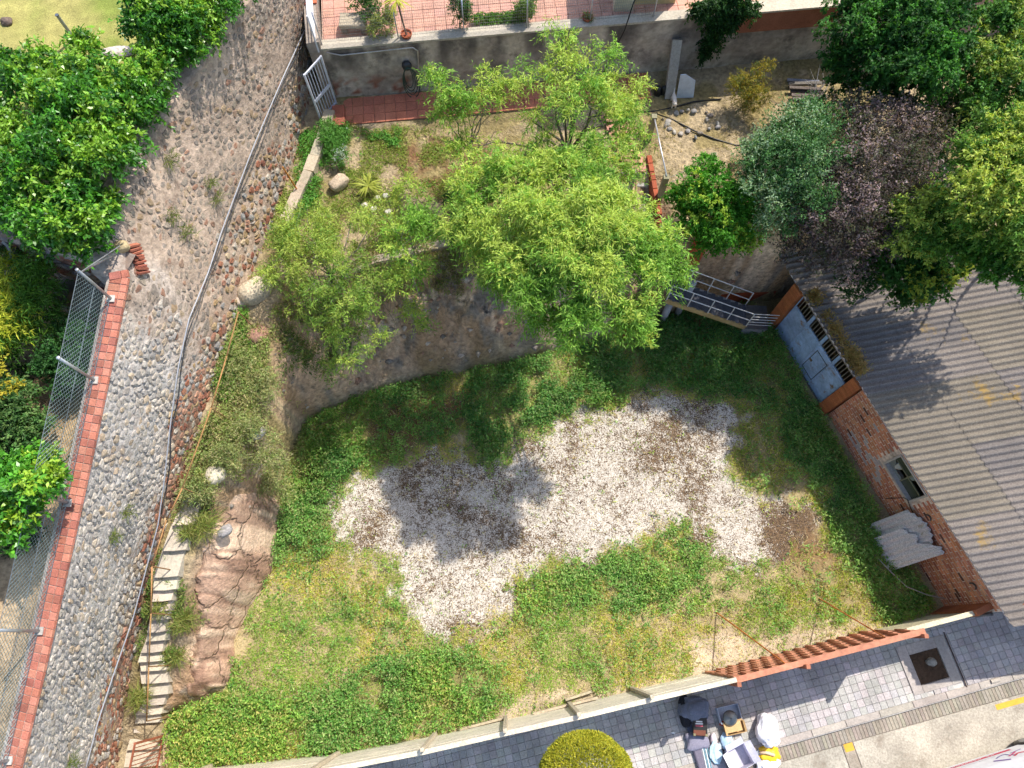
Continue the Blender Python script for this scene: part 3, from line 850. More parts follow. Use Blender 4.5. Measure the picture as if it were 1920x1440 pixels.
# ------------------------------------------------------------------ long stone stair
st_v = [(1436, 236, 300, .30), (1404, 240, 300, .46), (1371, 250, 300, .62), (1354, 254, 300, .78), (1338, 258, 303, .94), (1321, 268, 310, 1.10), (1301, 272, 316, 1.27), (1279, 268, 318, 1.44), (1256, 264, 314, 1.61),
        (1239, 262, 308, 1.78), (1221, 268, 306, 1.95), (1200, 276, 310, 2.12), (1183, 280, 314, 2.29), (1160, 284, 318, 2.46), (1144, 284, 322, 2.62), (1125, 286, 326, 2.78), (1104, 290, 330, 2.93), (1080, 290, 336, 3.08),
        (1030, 308, 350, 3.24), (982, 324, 366, 3.38), (938, 344, 382, 3.50), (905, 362, 396, 3.60)]
stair = thing("stone_stair", P(270, 1436, .2), "long flight of pale cement steps climbing along the stone wall", "stairs")
for (v0, l0, r0, z0), (v1, l1, r1, z1) in zip(st_v[:-1], st_v[1:]):
    a_, b_ = P(l0 - 2 + random.uniform(-3, 3), v0 + 3, z0), P(r0 - 2 + random.uniform(-4, 3), v0, z0); c_, d_ = P(r1 - 2, v1 - 4, z0), P(l1 - 2, v1 - 1, z0)
    pl = [a_, (a_ + b_) / 2 + [0, -.03 * random.random(), 0], b_, c_, d_]
    mb = MB(); col = jit(hx('beb2a0'), .1)
    n = len(pl)
    zj = [random.uniform(-.015, .015) for _ in pl]
    mb.prism(pl, z0 - .42, [z0 + q_ for q_ in zj], col)
    mb.build("step", CONC, stair)
# handrail on thin posts
hr = thing("handrail", P(300, 1100, 2.9), "rusty ochre handrail on thin posts beside the long stair", "handrail")
hp = [(275, 1352, 1.6), (279, 1250, 2.45), (283, 1150, 3.35), (285, 1062, 3.95), (312, 975, 4.3), (342, 915, 4.5), (396, 765, 4.75), (425, 668, 4.85), (447, 585, 4.95)]
HP = np.array([P(*q_) for q_ in hp])
for a_, b_ in zip(HP[:-1], HP[1:]): MB().tube([a_, b_], .019, jit(hx('a87f52'), .1), 6).build("rail", RUST, hr, smooth=True)
for q_ in HP[[0, 1, 2, 3, 5, 6, 8]]:
    zz = lz(q_[0] + .1, q_[1]); MB().tube([[q_[0], q_[1], q_[2]], [q_[0] + .08, q_[1], zz - .1]], .016, hx('8d6a48'), 6).build("post", RUST, hr)
q_ = P(556, 354, 4.3); MB().tube([q_, q_ + np.array([-.12, .05, .95])], .022, hx('b5762f'), 6).build("stake", RUST, label="leaning rusty stake on the low wall by the path", cat="stake")
# open barred gate at the foot of the stair
gt = thing("stair_gate", P(304, 1382, .5), "open red-brown barred gate at the foot of the long stair", "gate")
ga, gb_ = P(309, 1379, .55), P(291, 1465, .2); HG = 1.65
for f_ in (0., 1.): q_ = ga + (gb_ - ga) * f_; MB().beam(q_ + [0, 0, .03], q_ + [0, 0, HG], .05, .05, hx('9a5a44')).build("stile", RUSTP, gt)
for h_ in (.08, HG - .02): MB().beam(ga + [0, 0, h_], gb_ + [0, 0, h_], .04, .04, hx('9a5a44')).build("rail", RUSTP, gt)
for k_ in range(1, 11): q_ = ga + (gb_ - ga) * k_ / 11; MB().tube([q_ + [0, 0, .08], q_ + [0, 0, HG]], .012, hx('9a5a44'), 5).build("bar", RUSTP, gt)

# rocks beside the stair
rk = thing("rock_outcrop", P(425, 1050, .4), "smooth pinkish sandstone outcrop between the stair and the lot", "rock")
def rock_patch(name, poly, seed, amp, col):
    """bare rock: rises steeply from the lot, then rounds off towards the stair, with ledges and cracks"""
    pw = PP(poly); x0, y0 = pw[:, :2].min(0) - .2; x1, y1 = pw[:, :2].max(0) + .2
    X, Y, F = grid(x0, x1, y0, y1, .045)
    s_ = sd(X + (fbm(X * 2.2 + seed, Y * 2.2, 3) - .5) * .35, Y + (fbm(X * 2.2, Y * 2.2 + seed, 3) - .5) * .35, pw)
    dl = dpoly(X, Y, LOT) * np.where(inpoly(X, Y, LOT), -1, 1) + .16
    zt = terrace_z(X, Y)
    z = LOTZ + np.maximum(zt - .12 - LOTZ, .3) * (1 - np.exp(-np.maximum(dl, 0) / .42))
    wq = fbm(X * 1.3 + seed, Y * 1.3, 3) * 3; r1 = 1 - np.abs(2 * fbm(X * .8 + wq, Y * 1.3 + wq * .6, 5) - 1) * 1.5; r2 = fbm(X * 4 + seed, Y * 7, 4)
    z = z + amp * (sstep(-.05, .4, s_) - .4) + r1 * .07 + (r2 - .5) * .09
    crack = sstep(.10, .02, np.abs(fbm(X * .9 + seed * 2, Y * 1.6, 3) - .5)); z = z - crack * .09
    z = np.where(s_ < 0, z - .5 * np.minimum(-s_ / .08, 1), z)
    C = lerp(np.tile(hx(col), (len(X), 1)), hx('bf9c84'), sstep(.45, .62, fbm(X * 2 + 4, Y * 2, 4))); C = lerp(C, hx('8a6a58'), crack * .7)
    mesh_arr(name, np.stack([X, Y, z], 1), F[(s_ > -.14)[F].all(1)], C, ROCK, rk, smooth=True)
rock_patch("rock_face", [(392, 912, 3.2), (435, 898, 3.2), (482, 925, 3.), (512, 950, 1.2), (505, 1010, 1.), (490, 1075, .8), (458, 1130, .8), (438, 1190, .4), (430, 1230, .4), (425, 1285, .3), (378, 1308, .3), (332, 1300, .9), (340, 1230, 1.5), (356, 1170, 2.), (352, 1105, 2.4), (372, 1010, 3.0)], 3, .32, 'd2b69c')
for nm, u, v, z, r, s_d, c_, lb in (("boulder", 478, 545, 4.15, (.5, .34, .3), 41, 'bfae98', "pale split boulder at the top of the grassy path"),
                          ("boulder", 452, 560, 4.05, (.3, .25, .18), 42, 'c5b49c', "flat pale stone beside the split boulder on the path"),
                          ("boulder", 404, 890, 3.75, (.26, .24, .2), 43, 'c6baa8', "pale round boulder above the sandstone outcrop"),
                          ("boulder", 422, 996, 3.0, (.2, .14, .12), 44, '97938f', "small grey stone perched on the sandstone outcrop"),
                          ("boulder", 486, 632, 3.9, (.3, .26, .3), 45, '9a7766', "brown rock on the cliff edge below the path"),
                          ("boulder", 484, 812, 3.6, (.2, .15, .14), 46, 'b9b2ac', "grey stone among dry weeds on the bank"),
                          ("stone_block", 635, 343, 4.2, (.3, .19, .17), 47, 'b8a88e', "squared pale stone block lying in the terrace grass")):
    blob_rock(nm, P(u, v, z), r, STONE, hx(c_), seed=s_d, sub=3, amp=.17, flat=.62 if nm == "stone_block" else .8, rotz=.7, label=lb, cat="block" if nm == "stone_block" else "rock")
for k_, (u, v) in enumerate(((708, 372), (722, 368), (700, 392), (684, 385), (728, 398))):
    q_ = P(u, v, 4.05); blob_rock("rubble_stone", q_, (.11, .09, .07), STONE, hx('d5cdc2'), seed=60 + k_, sub=2, label="whitish rubble stone lying below the spiky plant", cat="stone", group="white rubble on the terrace")

# low wall along the path
lw = thing("low_wall", P(575, 330, 4), "low crumbling cement wall between the path and terrace", "wall")
LWp = [(618, 205, 4.35), (600, 262, 4.35), (578, 318, 4.35), (556, 362, 4.3), (532, 412, 4.3)]
for a_, b_ in zip(LWp[:-1], LWp[1:]):
    a_, b_ = P(*a_), P(*b_); m = (a_ + b_) / 2
    for f0, f1 in ((0, .48), (.52, 1)):
        q0, q1 = a_ + (b_ - a_) * f0, a_ + (b_ - a_) * f1
        MB().beam(q0 - [0, 0, .2], q1 - [0, 0, .2 + random.uniform(0, .05)], .3 + random.uniform(-.04, .04), .42, jit(hx('b5a893'), .1)).build("block", CONC, lw)
# retaining edge of the terrace
rt = thing("terrace_edge_wall", P(770, 470, 3.6), "low concrete wall holding the front edge of the terrace", "wall")
for a_, b_ in (((640, 512, 4.05), (700, 488, 4.05)), ((702, 487, 4.05), (775, 470, 4.05)), ((777, 469, 4.05), (850, 452, 4.05)), ((852, 451, 4.05), (960, 440, 4.05))):
    a_, b_ = P(*a_), P(*b_); MB().beam(a_ - [0, 0, .45], b_ - [0, 0, .45], .22, .95, jit(hx('a89a88'), .08)).build("slab", CONC, rt)
# ------------------------------------------------------------------ back wall and upper terrace
BA, BB = np.array([-5.35, 15.62]), np.array([12.5, 17.55])
bd = (BB - BA) / np.linalg.norm(BB - BA); bn = np.array([bd[1], -bd[0]]); BLN = np.linalg.norm(BB - BA)
def bw(s, o, z): return np.array([*(BA + bd * s + bn * o), z])
def bs(u, v, z):
    """distance along the back wall of what is seen at (u, v) on level z"""
    return float((P(u, v, z)[:2] - BA) @ bd)
back = thing("back_wall", bw(6, 0, 4), "long stained rendered retaining wall behind the terrace", "wall")
ns, nz = 130, 22
ss, zz = np.meshgrid(np.linspace(0, BLN, ns), np.linspace(3.8, 6.0, nz))
oo = (fbm(ss * 1.4, zz * 1.4, 4) - .5) * .09
V = np.stack([BA[0] + bd[0] * ss + bn[0] * oo, BA[1] + bd[1] * ss + bn[1] * oo, zz], -1).reshape(-1, 3)
i = np.arange((ns - 1) * (nz - 1)); a = (i // (ns - 1)) * ns + i % (ns - 1)
F = np.stack([a, a + 1, a + ns + 1, a + ns], 1)
s1 = V.copy()
sv = ss.ravel(); zv = zz.ravel()
C = lerp(np.tile(hx('b5aa9c'), (len(V), 1)), hx('a0958a'), sstep(.4, .6, fbm(sv * 1.5, zv * 1.5, 3)))
C = lerp(C, hx('55504e'), sstep(.42, .62, fbm(sv * 2.6, zv * .5, 4)) * sstep(4.5, 5.8, zv) * .8)
C = lerp(C, hx('93614f'), sstep(.6, .68, fbm(sv * 3.2 + 5, zv * 4, 3)) * sstep(5.2, 4.4, zv) * sstep(4.2, 3., sv))
mesh_arr("rendered_face", V, F, C, RENDER, back, smooth=True)
mb = MB(); mb.prism([bw(0, .03, 0)[:2], bw(BLN, .03, 0)[:2], bw(BLN, -.3, 0)[:2], bw(0, -.3, 0)[:2]], 5.985, 6.05, hx('b3aa9a')); mb.build("wall_cap", CONC, back)
s0 = bs(1385, 60, 5.7)
mb = MB(); mb.prism([bw(s0, .05, 0)[:2], bw(s0 + 3.0, .05, 0)[:2], bw(s0 + 3.0, -.1, 0)[:2], bw(s0, -.1, 0)[:2]], 5.35, 6.06, hx('96604a')); mb.build("brick_band", BRICK, back)
mb = MB(); mb.prism([bw(s0, .1, 0)[:2], bw(s0 + 3.0, .1, 0)[:2], bw(s0 + 3.0, -.32, 0)[:2], bw(s0, -.32, 0)[:2]], 6.06, 6.12, hx('bdb09c')); mb.build("wall_cap", CONC, back)

# return wall at the left end
ret = thing("return_wall", bw(-.1, 0, 4), "rendered pillar wall with orange tile cap beside the white gate", "wall")
ra, rb_ = bw(0.0, .02, 0), np.array([-5.95, 19.5, 0])
dv = (rb_ - ra); dv /= np.linalg.norm(dv); nv = np.array([-dv[1], dv[0], 0])
mb = MB(); mb.prism([(ra)[:2], (rb_)[:2], (rb_ + nv * .35)[:2], (ra + nv * .35)[:2]], 3.8, 6.3, hx('9a8f84')); mb.build("rendered_face", RENDER, ret)
for k_ in range(8):
    q0 = ra + dv * (1.5 + k_ * .26); mb = MB(); mb.box(q0 + nv * .17 + [0, 0, 6.33], (.25, .42, .05), jit(hx('b5674a'), .1), np.array([dv, nv, [0, 0, 1]])); mb.build("cap_tile", TILE, ret)

# pink tiled floor of the upper terrace
floor = thing("upper_terrace", bw(5, -1, 5.7), "pink tiled upper terrace behind the wire fence", "terrace")
mb = MB(); mb.prism([bw(.0, -.3, 0)[:2], bw(BLN + 8, -.3, 0)[:2], bw(BLN + 8, -14, 0)[:2], bw(0, -14, 0)[:2]], 3.9, 5.86, hx('b89888')); mb.build("floor_bed", CONC, floor)
tm = []
for k_ in range(4):
    b_ = MB().box((0, 0, .01), (.31, .31, .03), jit(hx('c49482'), .07), np.array([[bd[0], bd[1], 0], [-bd[1], bd[0], 0], [0, 0, 1]]), .004); tm.append(b_.mesh("tile", TILE, origin=np.zeros(3))[0])
nt_ = 0
for k_ in range(0, 10):
    for j_ in range(0, 2):
        q_ = bw(s0 + .2 + k_ * .32, -.47 - j_ * .32, 5.87)
        if nt_ < 300: inst(random.choice(tm), "tile", q_, floor); nt_ += 1

for k_ in range(0, 34):
    for j_ in range(0, 8):
        q_ = bw(.2 + k_ * .32, -.47 - j_ * .32, 5.87)
        u, v = Q(q_)
        if v < -12 or nt_ >= 290: continue
        inst(random.choice(tm), "tile", q_, floor); nt_ += 1
# wire fence on the back wall
wf = thing("wire_fence", bw(4, -.15, 6.05), "white wire mesh fence on top of the back wall", "fence")
ps = [bs(u, v, 6.05) for u, v in ((604, 100), (748, 86), (872, 77), (990, 66), (1108, 52), (1226, 36))]
for s_ in ps: MB().tube([bw(s_, -.14, 6.04), bw(s_, -.14, 7.15)], .022, hx('c8c9d0'), 6).build("post", METAL, wf, smooth=True)
wm = MB()
for h_ in np.arange(.08, 1.1, .1): wm.tube([bw(ps[0], -.14, 6.05 + h_), bw(ps[-1], -.14, 6.05 + h_)], .0042, hx('9a9c9e'), 3, cap=False)
for s_ in np.arange(ps[0], ps[-1], .055): wm.tube([bw(s_, -.14, 6.1), bw(s_, -.14, 7.12)], .0035, hx('9a9c9e'), 3, cap=False)
wm.build("wire_mesh", METAL, wf, kind="stuff")
# side fence leaf on the return wall
sf = thing("lattice_panel", ra + nv * .1 + [0, 0, 6.3], "white lattice panel standing on the return wall", "panel")
for f_ in (0., 1.): q_ = ra + dv * (f_ * 1.6) + nv * .08; MB().beam(q_ + [0, 0, 5.95], q_ + [0, 0, 7.2], .04, .04, hx('d5d6dc')).build("stile", PAINT, sf)
for h_ in np.arange(6.35, 7.2, .16): MB().beam(ra + nv * .08 + [0, 0, h_], ra + dv * 1.6 + nv * .08 + [0, 0, h_], .025, .025, hx('d5d6dc')).build("slat", PAINT, sf)

# terracotta path at the foot of the back wall
path = thing("tile_path", bw(3, .6, 4.02), "terracotta tiled path along the foot of the back wall", "path")
mb = MB(); mb.prism([bw(.1, .04, 0)[:2], bw(9.6, .04, 0)[:2], bw(9.6, 1.02, 0)[:2], bw(.1, 1.02, 0)[:2]], 3.8, 4.06, hx('9a7f70')); mb.build("path_bed", CONC, path)
tm = [MB().box((0, 0, .01), (.315, .315, .03), jit(hx('b8735c'), .1), np.array([[bd[0], bd[1], 0], [-bd[1], bd[0], 0], [0, 0, 1]]), .004).mesh("tile", TILE, origin=np.zeros(3))[0] for _ in range(5)]
for k_ in range(29):
    for j_ in range(3): inst(random.choice(tm), "tile", bw(.3 + k_ * .325, .22 + j_ * .325, 4.066), path)
mb = MB(); q_ = bw(.06, .8, 4.1); mb.box(q_, (.36, .75, .34), hx('a5614c'), np.array([[bd[0], bd[1], 0], [-bd[1], bd[0], 0], [0, 0, 1]]), .01); mb.build("end_step", TILE, path)
# white gate beside it
wg = thing("white_gate", P(612, 200, 4.1), "white barred metal gate standing open at the wall corner", "gate")
g0, g1 = np.array([-5.35, 15.4, 4.05]), np.array([-5.75, 14.75, 4.05])
for f_ in (0, 1): q_ = g0 + (g1 - g0) * f_; MB().beam(q_, q_ + [0, 0, 1.95], .05, .05, hx('c9ccd6')).build("stile", PAINT, wg)
for h_ in (.1, .85, 1.92): MB().beam(g0 + [0, 0, h_], g1 + [0, 0, h_], .04, .05 if h_ != .85 else .1, hx('c9ccd6')).build("rail", PAINT, wg)
for k_ in range(1, 7): q_ = g0 + (g1 - g0) * k_ / 7; MB().tube([q_ + [0, 0, .1], q_ + [0, 0, 1.92]], .012, hx('c9ccd6'), 6).build("bar", PAINT, wg)

# pipe, tap and hose on the wall
def wl(u, v, z, o=.06): return bw(bs(u, v, z), o, z)
pp_ = [wl(612, 100, 5.95), wl(640, 112, 5.8), wl(775, 101, 5.86), wl(784, 106, 5.72), wl(786, 150, 4.9), wl(790, 205, 4.1)]
MB().tube(pp_, .022, hx('b9b6b4'), 8).build("pipe", METAL, smooth=True, label="pale metal pipe bent along and down the back wall", cat="pipe")
hz = thing("garden_hose", wl(765, 205, 4.1), "dark green garden hose hung on a reel on the back wall", "hose")
q_ = wl(764, 140, 5.25, .1)
MB().lathe(q_, [(.02, -.08), (.13, -.07), (.15, 0), (.13, .07), (.02, .08)], hx('2e3338'), 12, np.array([[bd[0], bd[1], 0], [0, 0, 1], [bn[0], bn[1], 0]])).build("reel", PLAST, hz, smooth=True)
for k_ in range(4):
    a_ = np.linspace(0, 2 * math.pi, 26); w_ = .12 + .04 * k_; h_ = .42 + .06 * k_
    MB().tube(np.stack([q_[0] + np.sin(a_) * w_ * bd[0] + .02 * k_, q_[1] + np.sin(a_) * w_ * bd[1] - .05 - .02 * k_, q_[2] - h_ + np.cos(a_) * h_], 1), .014, hx('2c4a40'), 5).build("hose_loop", PLAST, hz, smooth=True)
a_ = wl(1186, 0, 6.6, .1); MB().tube([wl(1205, -60, 7.2, -.3), wl(1186, 2, 6.7, .02), wl(1172, 60, 5.9, .12), wl(1150, 115, 5.0, .12), wl(1130, 165, 4.15, .2)], .02, hx('1d1e20'), 6).build("cable", PLAST, smooth=True, label="thick black cable hanging down over the back wall", cat="cable")

# leaning concrete post, white board, bags and a cat by the wall
a_, b_ = P(1254, 184, 4.0), wl(1275, 98, 5.35, .08)
MB().beam(a_, b_, .28, .24, hx('a09a90')).build("concrete_post", CONC, label="thick concrete post leaning on the back wall", cat="post")
wbp = [(1268, 184, 4.02), (1300, 183, 4.02), (1304, 152, 4.6), (1286, 140, 4.85), (1276, 141, 4.85)]
qs = [P(*w_) for w_ in wbp]; mb = MB(); n = len(qs)
mb.add([*qs, *[q - np.array([0, -.03, 0]) for q in qs]], [tuple(range(n)), tuple(range(n, 2 * n))[::-1]] + [(i_, n + i_, n + (i_ + 1) % n, (i_ + 1) % n) for i_ in range(n)], hx('d3dbe6')); mb.build("white_board", PAINT, label="cut white board leaning on the wall beside the concrete post", cat="board")
for k_, (u, v) in enumerate(((1233, 172), (1244, 170))):
    blob_rock("black_bag", P(u, v, 4.12), (.11, .13, .22), PLAST, hx('1c1d20'), seed=70 + k_, sub=3, label=("black rubbish bag left of the pair by the leaning post", "black rubbish bag right of the pair by the leaning post")[k_], cat="bag")

# tabby-white cat sitting on the terrace
def skin_body(name, joints, edges, radii, col, parent, mat, origin):
    me = bpy.data.meshes.new(name); me.from_pydata([tuple(np.array(j) - origin) for j in joints], edges, [])
    o = bpy.data.objects.new(name, me); place(o, origin, parent)
    sk = o.modifiers.new("skin", 'SKIN'); sk.use_smooth_shade = True
    for v_, r_ in zip(me.skin_vertices[0].data, radii): v_.radius = (r_, r_)
    me.skin_vertices[0].data[0].use_root = True
    ss_ = o.modifiers.new("sub", 'SUBSURF'); ss_.levels = 2; ss_.render_levels = 2
    dg = bpy.context.evaluated_depsgraph_get(); dg.update()
    m2 = bpy.data.meshes.new_from_object(o.evaluated_get(dg)); o.modifiers.clear(); o.data = m2
    for a__ in list(m2.color_attributes): m2.color_attributes.remove(a__)
    setcol(m2, col, len(m2.vertices)); m2.materials.clear(); m2.materials.append(mat)
    m2.polygons.foreach_set("use_smooth", np.ones(len(m2.polygons), bool))
    return o
cq = P(1262, 198, 4.05); ct = thing("cat", cq, "small white cat standing on the terrace near the white board", "cat")
J = [(0, -.02, .2), (0, .1, .21), (0, .2, .19), (0, -.12, .24), (0, -.2, .29), (.05, -.1, .1), (.05, -.11, .01), (-.05, -.1, .1), (-.05, -.11, .01), (.05, .2, .11), (.05, .17, .06), (.05, .19, .01), (-.05, .2, .11), (-.05, .17, .06), (-.05, .19, .01), (0, .3, .24), (.02, .4, .32)]
E_ = [(0, 1), (1, 2), (0, 3), (3, 4), (3, 5), (5, 6), (3, 7), (7, 8), (2, 9), (9, 10), (10, 11), (2, 12), (12, 13), (13, 14), (2, 15), (15, 16)]
Rr = [.075, .08, .07, .06, .058, .028, .022, .028, .022, .04, .022, .022, .04, .022, .022, .02, .013]
skin_body("body", [cq + np.array(j) for j in J], E_, Rr, hx('d9d2c8'), ct, CLOTH, cq)
for sx_ in (-1, 1):
    e_ = cq + np.array([sx_ * .035, -.19, .335]); MB().add([e_ + [-.02, 0, 0], e_ + [.02, 0, 0], e_ + [0, .015, 0], e_ + [sx_ * .008, .0, .045]], [(0, 1, 3), (1, 2, 3), (2, 0, 3), (0, 2, 1)], hx('b59a80')).build("ear", CLOTH, ct)
    MB().lathe(cq + np.array([sx_ * .022, -.252, .3]), [(.0, -.006), (.007, 0), (0, .006)], hx('2a2a20'), 6).build("eye", PLAST, ct)
MB().lathe(cq + np.array([0, -.262, .283]), [(.0, -.008), (.01, 0), (0, .006)], hx('c48a80'), 6).build("nose", CLOTH, ct)

# hoses and stones on the right-hand terrace
MB().tube([P(*q) + [0, 0, .03] for q in ((1195, 212, 4), (1228, 210, 4), (1260, 203, 4), (1300, 192, 4), (1352, 187, 4))], .025, hx('16181b'), 6).build("irrigation_hose", PLAST, smooth=True, label="black irrigation hose running right past the cat", cat="hose")
MB().tube([P(*q) + [0, 0, .03] for q in ((1228, 214, 4), (1262, 226, 4), (1300, 246, 4), (1340, 262, 4), (1380, 274, 4), (1410, 270, 4))], .025, hx('16181b'), 6).build("irrigation_hose", PLAST, smooth=True, label="black irrigation hose crossing the bed toward the bushes", cat="hose")
for k_ in range(20):
    a_ = k_ / 20 * 2 * math.pi; u, v = 1290 + random.uniform(34, 62) * math.cos(a_), 232 + random.uniform(12, 28) * math.sin(a_)
    blob_rock("edging_stone", P(u, v, 4.05), (random.uniform(.04, .12), random.uniform(.04, .1), random.uniform(.03, .07)), STONE, hx(random.choice(('8f8c88', 'a39c92', '7d756c'))), seed=80 + k_, sub=2, label="grey stone edging the small bed beside the hose", cat="stone", group="stones round the small bed")
# concrete posts with pipe rail and wires
cps = [("second", 1252, 306, 1236, 372, "tall mossy concrete post at the head of the brick steps"), ("b", 1334, 282, 1322, 332, "shorter concrete post behind the bright green bush"), ("c", 1219, 232, 1215, 262, "concrete post at the end of the white rail"), ("d", 1190, 312, 1178, 362, "concrete post left of the brick steps among almond leaves")]
tops = []
for _, u1, v1, u0, v0, lb in cps:
    b_ = P(u0, v0, 4.0); t_ = np.array([b_[0], b_[1], 5.05]); tops.append(t_)
    MB().beam(b_ - [0, 0, .2], t_, .15, .15, hx('8f8a70')).build("concrete_post", CONC, label=lb, cat="post")
MB().tube([tops[2] - [0, 0, .05], tops[0] + [0, 0, .02]], .022, hx('cfcfd4'), 6).build("pipe_rail", METAL, smooth=True, label="pale pipe rail between two concrete posts", cat="rail")
for k_, h_ in enumerate((.12, .4)):
    MB().tube([tops[0] - [0, 0, h_], (tops[0] + tops[1]) / 2 - [0, 0, h_ + .06], tops[1] - [0, 0, h_]], .008, hx('c5c3bd'), 4).build("wire", METAL, label=("upper", "lower")[k_] + " slack wire strung between the concrete posts", cat="wire")
# brick steps going down
bst = thing("brick_steps", P(1200, 340, 3.8), "grey steps with a red brick side wall going down from terrace", "steps")
for k_ in range(8):
    q_ = P(1188 + k_ * 4, 318 + k_ * 17, 4.0 - k_ * .0) * [1, 1, 0] + [0, 0, 4.0 - k_ * .17]
    MB().box(q_ - [0, 0, .12], (.75, .31, .26), jit(hx('98938c'), .08), None, .01).build("step", CONC, bst)
a_, b_ = P(1218, 300, 4.1), P(1240, 420, 4.1)
for k_ in range(7):
    for j_ in range(6):
        f_ = (k_ + (.5 if j_ % 2 else 0)) / 7.5; q_ = a_ + (b_ - a_) * f_; d_ = (b_ - a_)[:2] / np.linalg.norm((b_ - a_)[:2])
        MB().box(q_ * [1, 1, 0] + [.0, 0, 4.05 - j_ * .22], (.27, .14, .2), jit(hx('9a5238'), .12), np.array([[d_[0], d_[1], 0], [-d_[1], d_[0], 0], [0, 0, 1]]), .006).build("brick", BRICK, bst)
# terracotta path that leads to the steps
p2 = thing("side_path", P(1150, 260, 4), "short terracotta path leading to the brick steps", "path")
for k_ in range(10):
    for j_ in range(2):
        q_ = P(1136 + k_ * 5 + j_ * 20, 215 + k_ * 11, 4.07); MB().box(q_, (.31, .31, .06), jit(hx('b98470'), .1), None, .004).build("tile", TILE, p2)

# things on the upper terrace
tb = thing("stone_bench", P(660, 50, 5.88), "weathered stone bench on the upper terrace", "bench")
q_ = P(663, 44, 6.1); MB().box(q_ + [0, 0, .1], (.75, .5, .12), hx('a89c88'), None, .02).build("seat", CONC, tb)
for sx_ in (-.28, .28): MB().box(q_ + [sx_, 0, -.1], (.14, .4, .28), hx('97897a')).build("leg", CONC, tb)
def pot(u, v, r, h, label, plantname):
    c = P(u, v, 5.88); t = thing("flower_pot", c, label, "flower pot")
    MB().lathe(c, [(.02, 0), (r * .7, 0), (r, h * .88), (r * 1.1, h * .88), (r * 1.1, h), (r * .92, h), (r * .88, h * .8), (.02, h * .8)], hx('a0573a'), 14).build("pot", TILE, t, smooth=False); return c, t
c1, t1 = pot(764, 76, .15, .27, "terracotta pot with a tall yellow-green palm by the fence", "palm")
tk = [c1 + [0, 0, .2], c1 + [-.05, .02, .7], c1 + [-.1, .05, 1.35]]
MB().tube(tk, [.03, .025, .03], hx('7a6a58'), 6).build("stem", BARK, t1)
def fronds(c, n, L, Wd, col, seed, up=.35, name="fronds", parent=None, **pr):
    r_ = np.random.default_rng(seed); mb = MB()
    for k_ in range(n):
        a_ = r_.random() * 6.3; e = r_.uniform(-.1, .9) * up * 2; d = np.array([math.cos(a_), math.sin(a_), e]); d /= np.linalg.norm(d)
        s_ = np.cross(d, [0, 0, 1]); s_ /= np.linalg.norm(s_); l = L * r_.uniform(.7, 1.2); cc = np.asarray(col) * r_.uniform(.75, 1.25)
        m1 = c + d * l * .5; tp = c + d * l - np.array([0, 0, l * .22])
        mb.add([c + s_ * Wd * .3, c - s_ * Wd * .3, m1 - s_ * Wd, m1 + s_ * Wd, tp], [(0, 1, 2, 3), (3, 2, 4)], cc)
    return mb.build(name, LEAF, parent, **pr)
fronds(tk[-1], 34, .5, .022, hx('b5b84a'), 3, parent=t1)
c2, t2 = pot(1100, 44, .15, .26, "terracotta pot with a low grassy plant at the fence post", "grass")
fronds(c2 + [0, 0, .22], 40, .28, .012, hx('7d8a4a'), 5, up=.8, parent=t2)
hd = P(945, 36, 6.0)
tree("box_hedge", hd - [0, 0, .12], [[hd[0] + dx, hd[1] + dx * .1, hd[2], .3, .16, .16] for dx in (-.55, -.2, .15, .5)], "low clipped green hedge strip on the upper terrace", "hedge", 700, 8, .06, .035, .08, [hx('5d8a34'), hx('6f9a3a')], 11, trunk=False, crownname="foliage")
for nm, u, v, z, r, k_, cs, lb, sd_ in (("cypress", 860, 22, 6.5, 22, 2.0, ('3f6a2c', '4f7a30'), "small dark cypress behind the wire fence", 12), ("shrub", 985, 20, 6.3, 20, 1.2, ('6f8f3c', '5f8038'), "small green shrub at the end of the hedge strip", 13),
                          ("shrub", 722, 50, 6.25, 26, 1.3, ('93a05a', '7f9050'), "feathery pale shrub beside the potted palm", 14), ("shrub", 690, 12, 6.3, 44, .8, ('3d6630', '55803a'), "dark leafy shrub behind the stone bench", 15)):
    bl = BL([(u, v, z, r, k_)]); b0 = np.array(bl[0][:3]); b0[2] = 5.88
    tree(nm, b0, bl, lb, "shrub", 380, 8, .07, .028, .12, [hx(c) for c in cs], sd_, r0=.03, nb=1)
# cream house wall beyond the terrace
hs = thing("house", P(1215, -20, 5.9), "cream rendered corner of a house at the top edge", "house")
a_ = P(1150, 22, 5.88); b_ = P(1282, 30, 5.88)
mb = MB(); mb.prism([a_[:2], (a_ + [.55, -.02, 0])[:2], (a_ + [.55, 5, 0])[:2], (a_ + [0, 5, 0])[:2]], 5.86, 8.6, hx('d8cfae')); mb.build("wall_pier", RENDER if False else PAINT, hs)
mb = MB(); mb.prism([(a_ + [.56, .25, 0])[:2], (a_ + [1.8, .3, 0])[:2], (a_ + [1.8, 5, 0])[:2], (a_ + [.56, 5, 0])[:2]], 5.86, 8.6, hx('cbbd86')); mb.build("wall", PAINT, hs)
mb = MB(); mb.prism([(a_ + [-.1, -.12, 0])[:2], (a_ + [1.9, -.06, 0])[:2], (a_ + [1.9, 5.1, 0])[:2], (a_ + [-.1, 5.1, 0])[:2]], 8.6, 8.72, hx('b57a60')); mb.build("roof", TILE, hs)
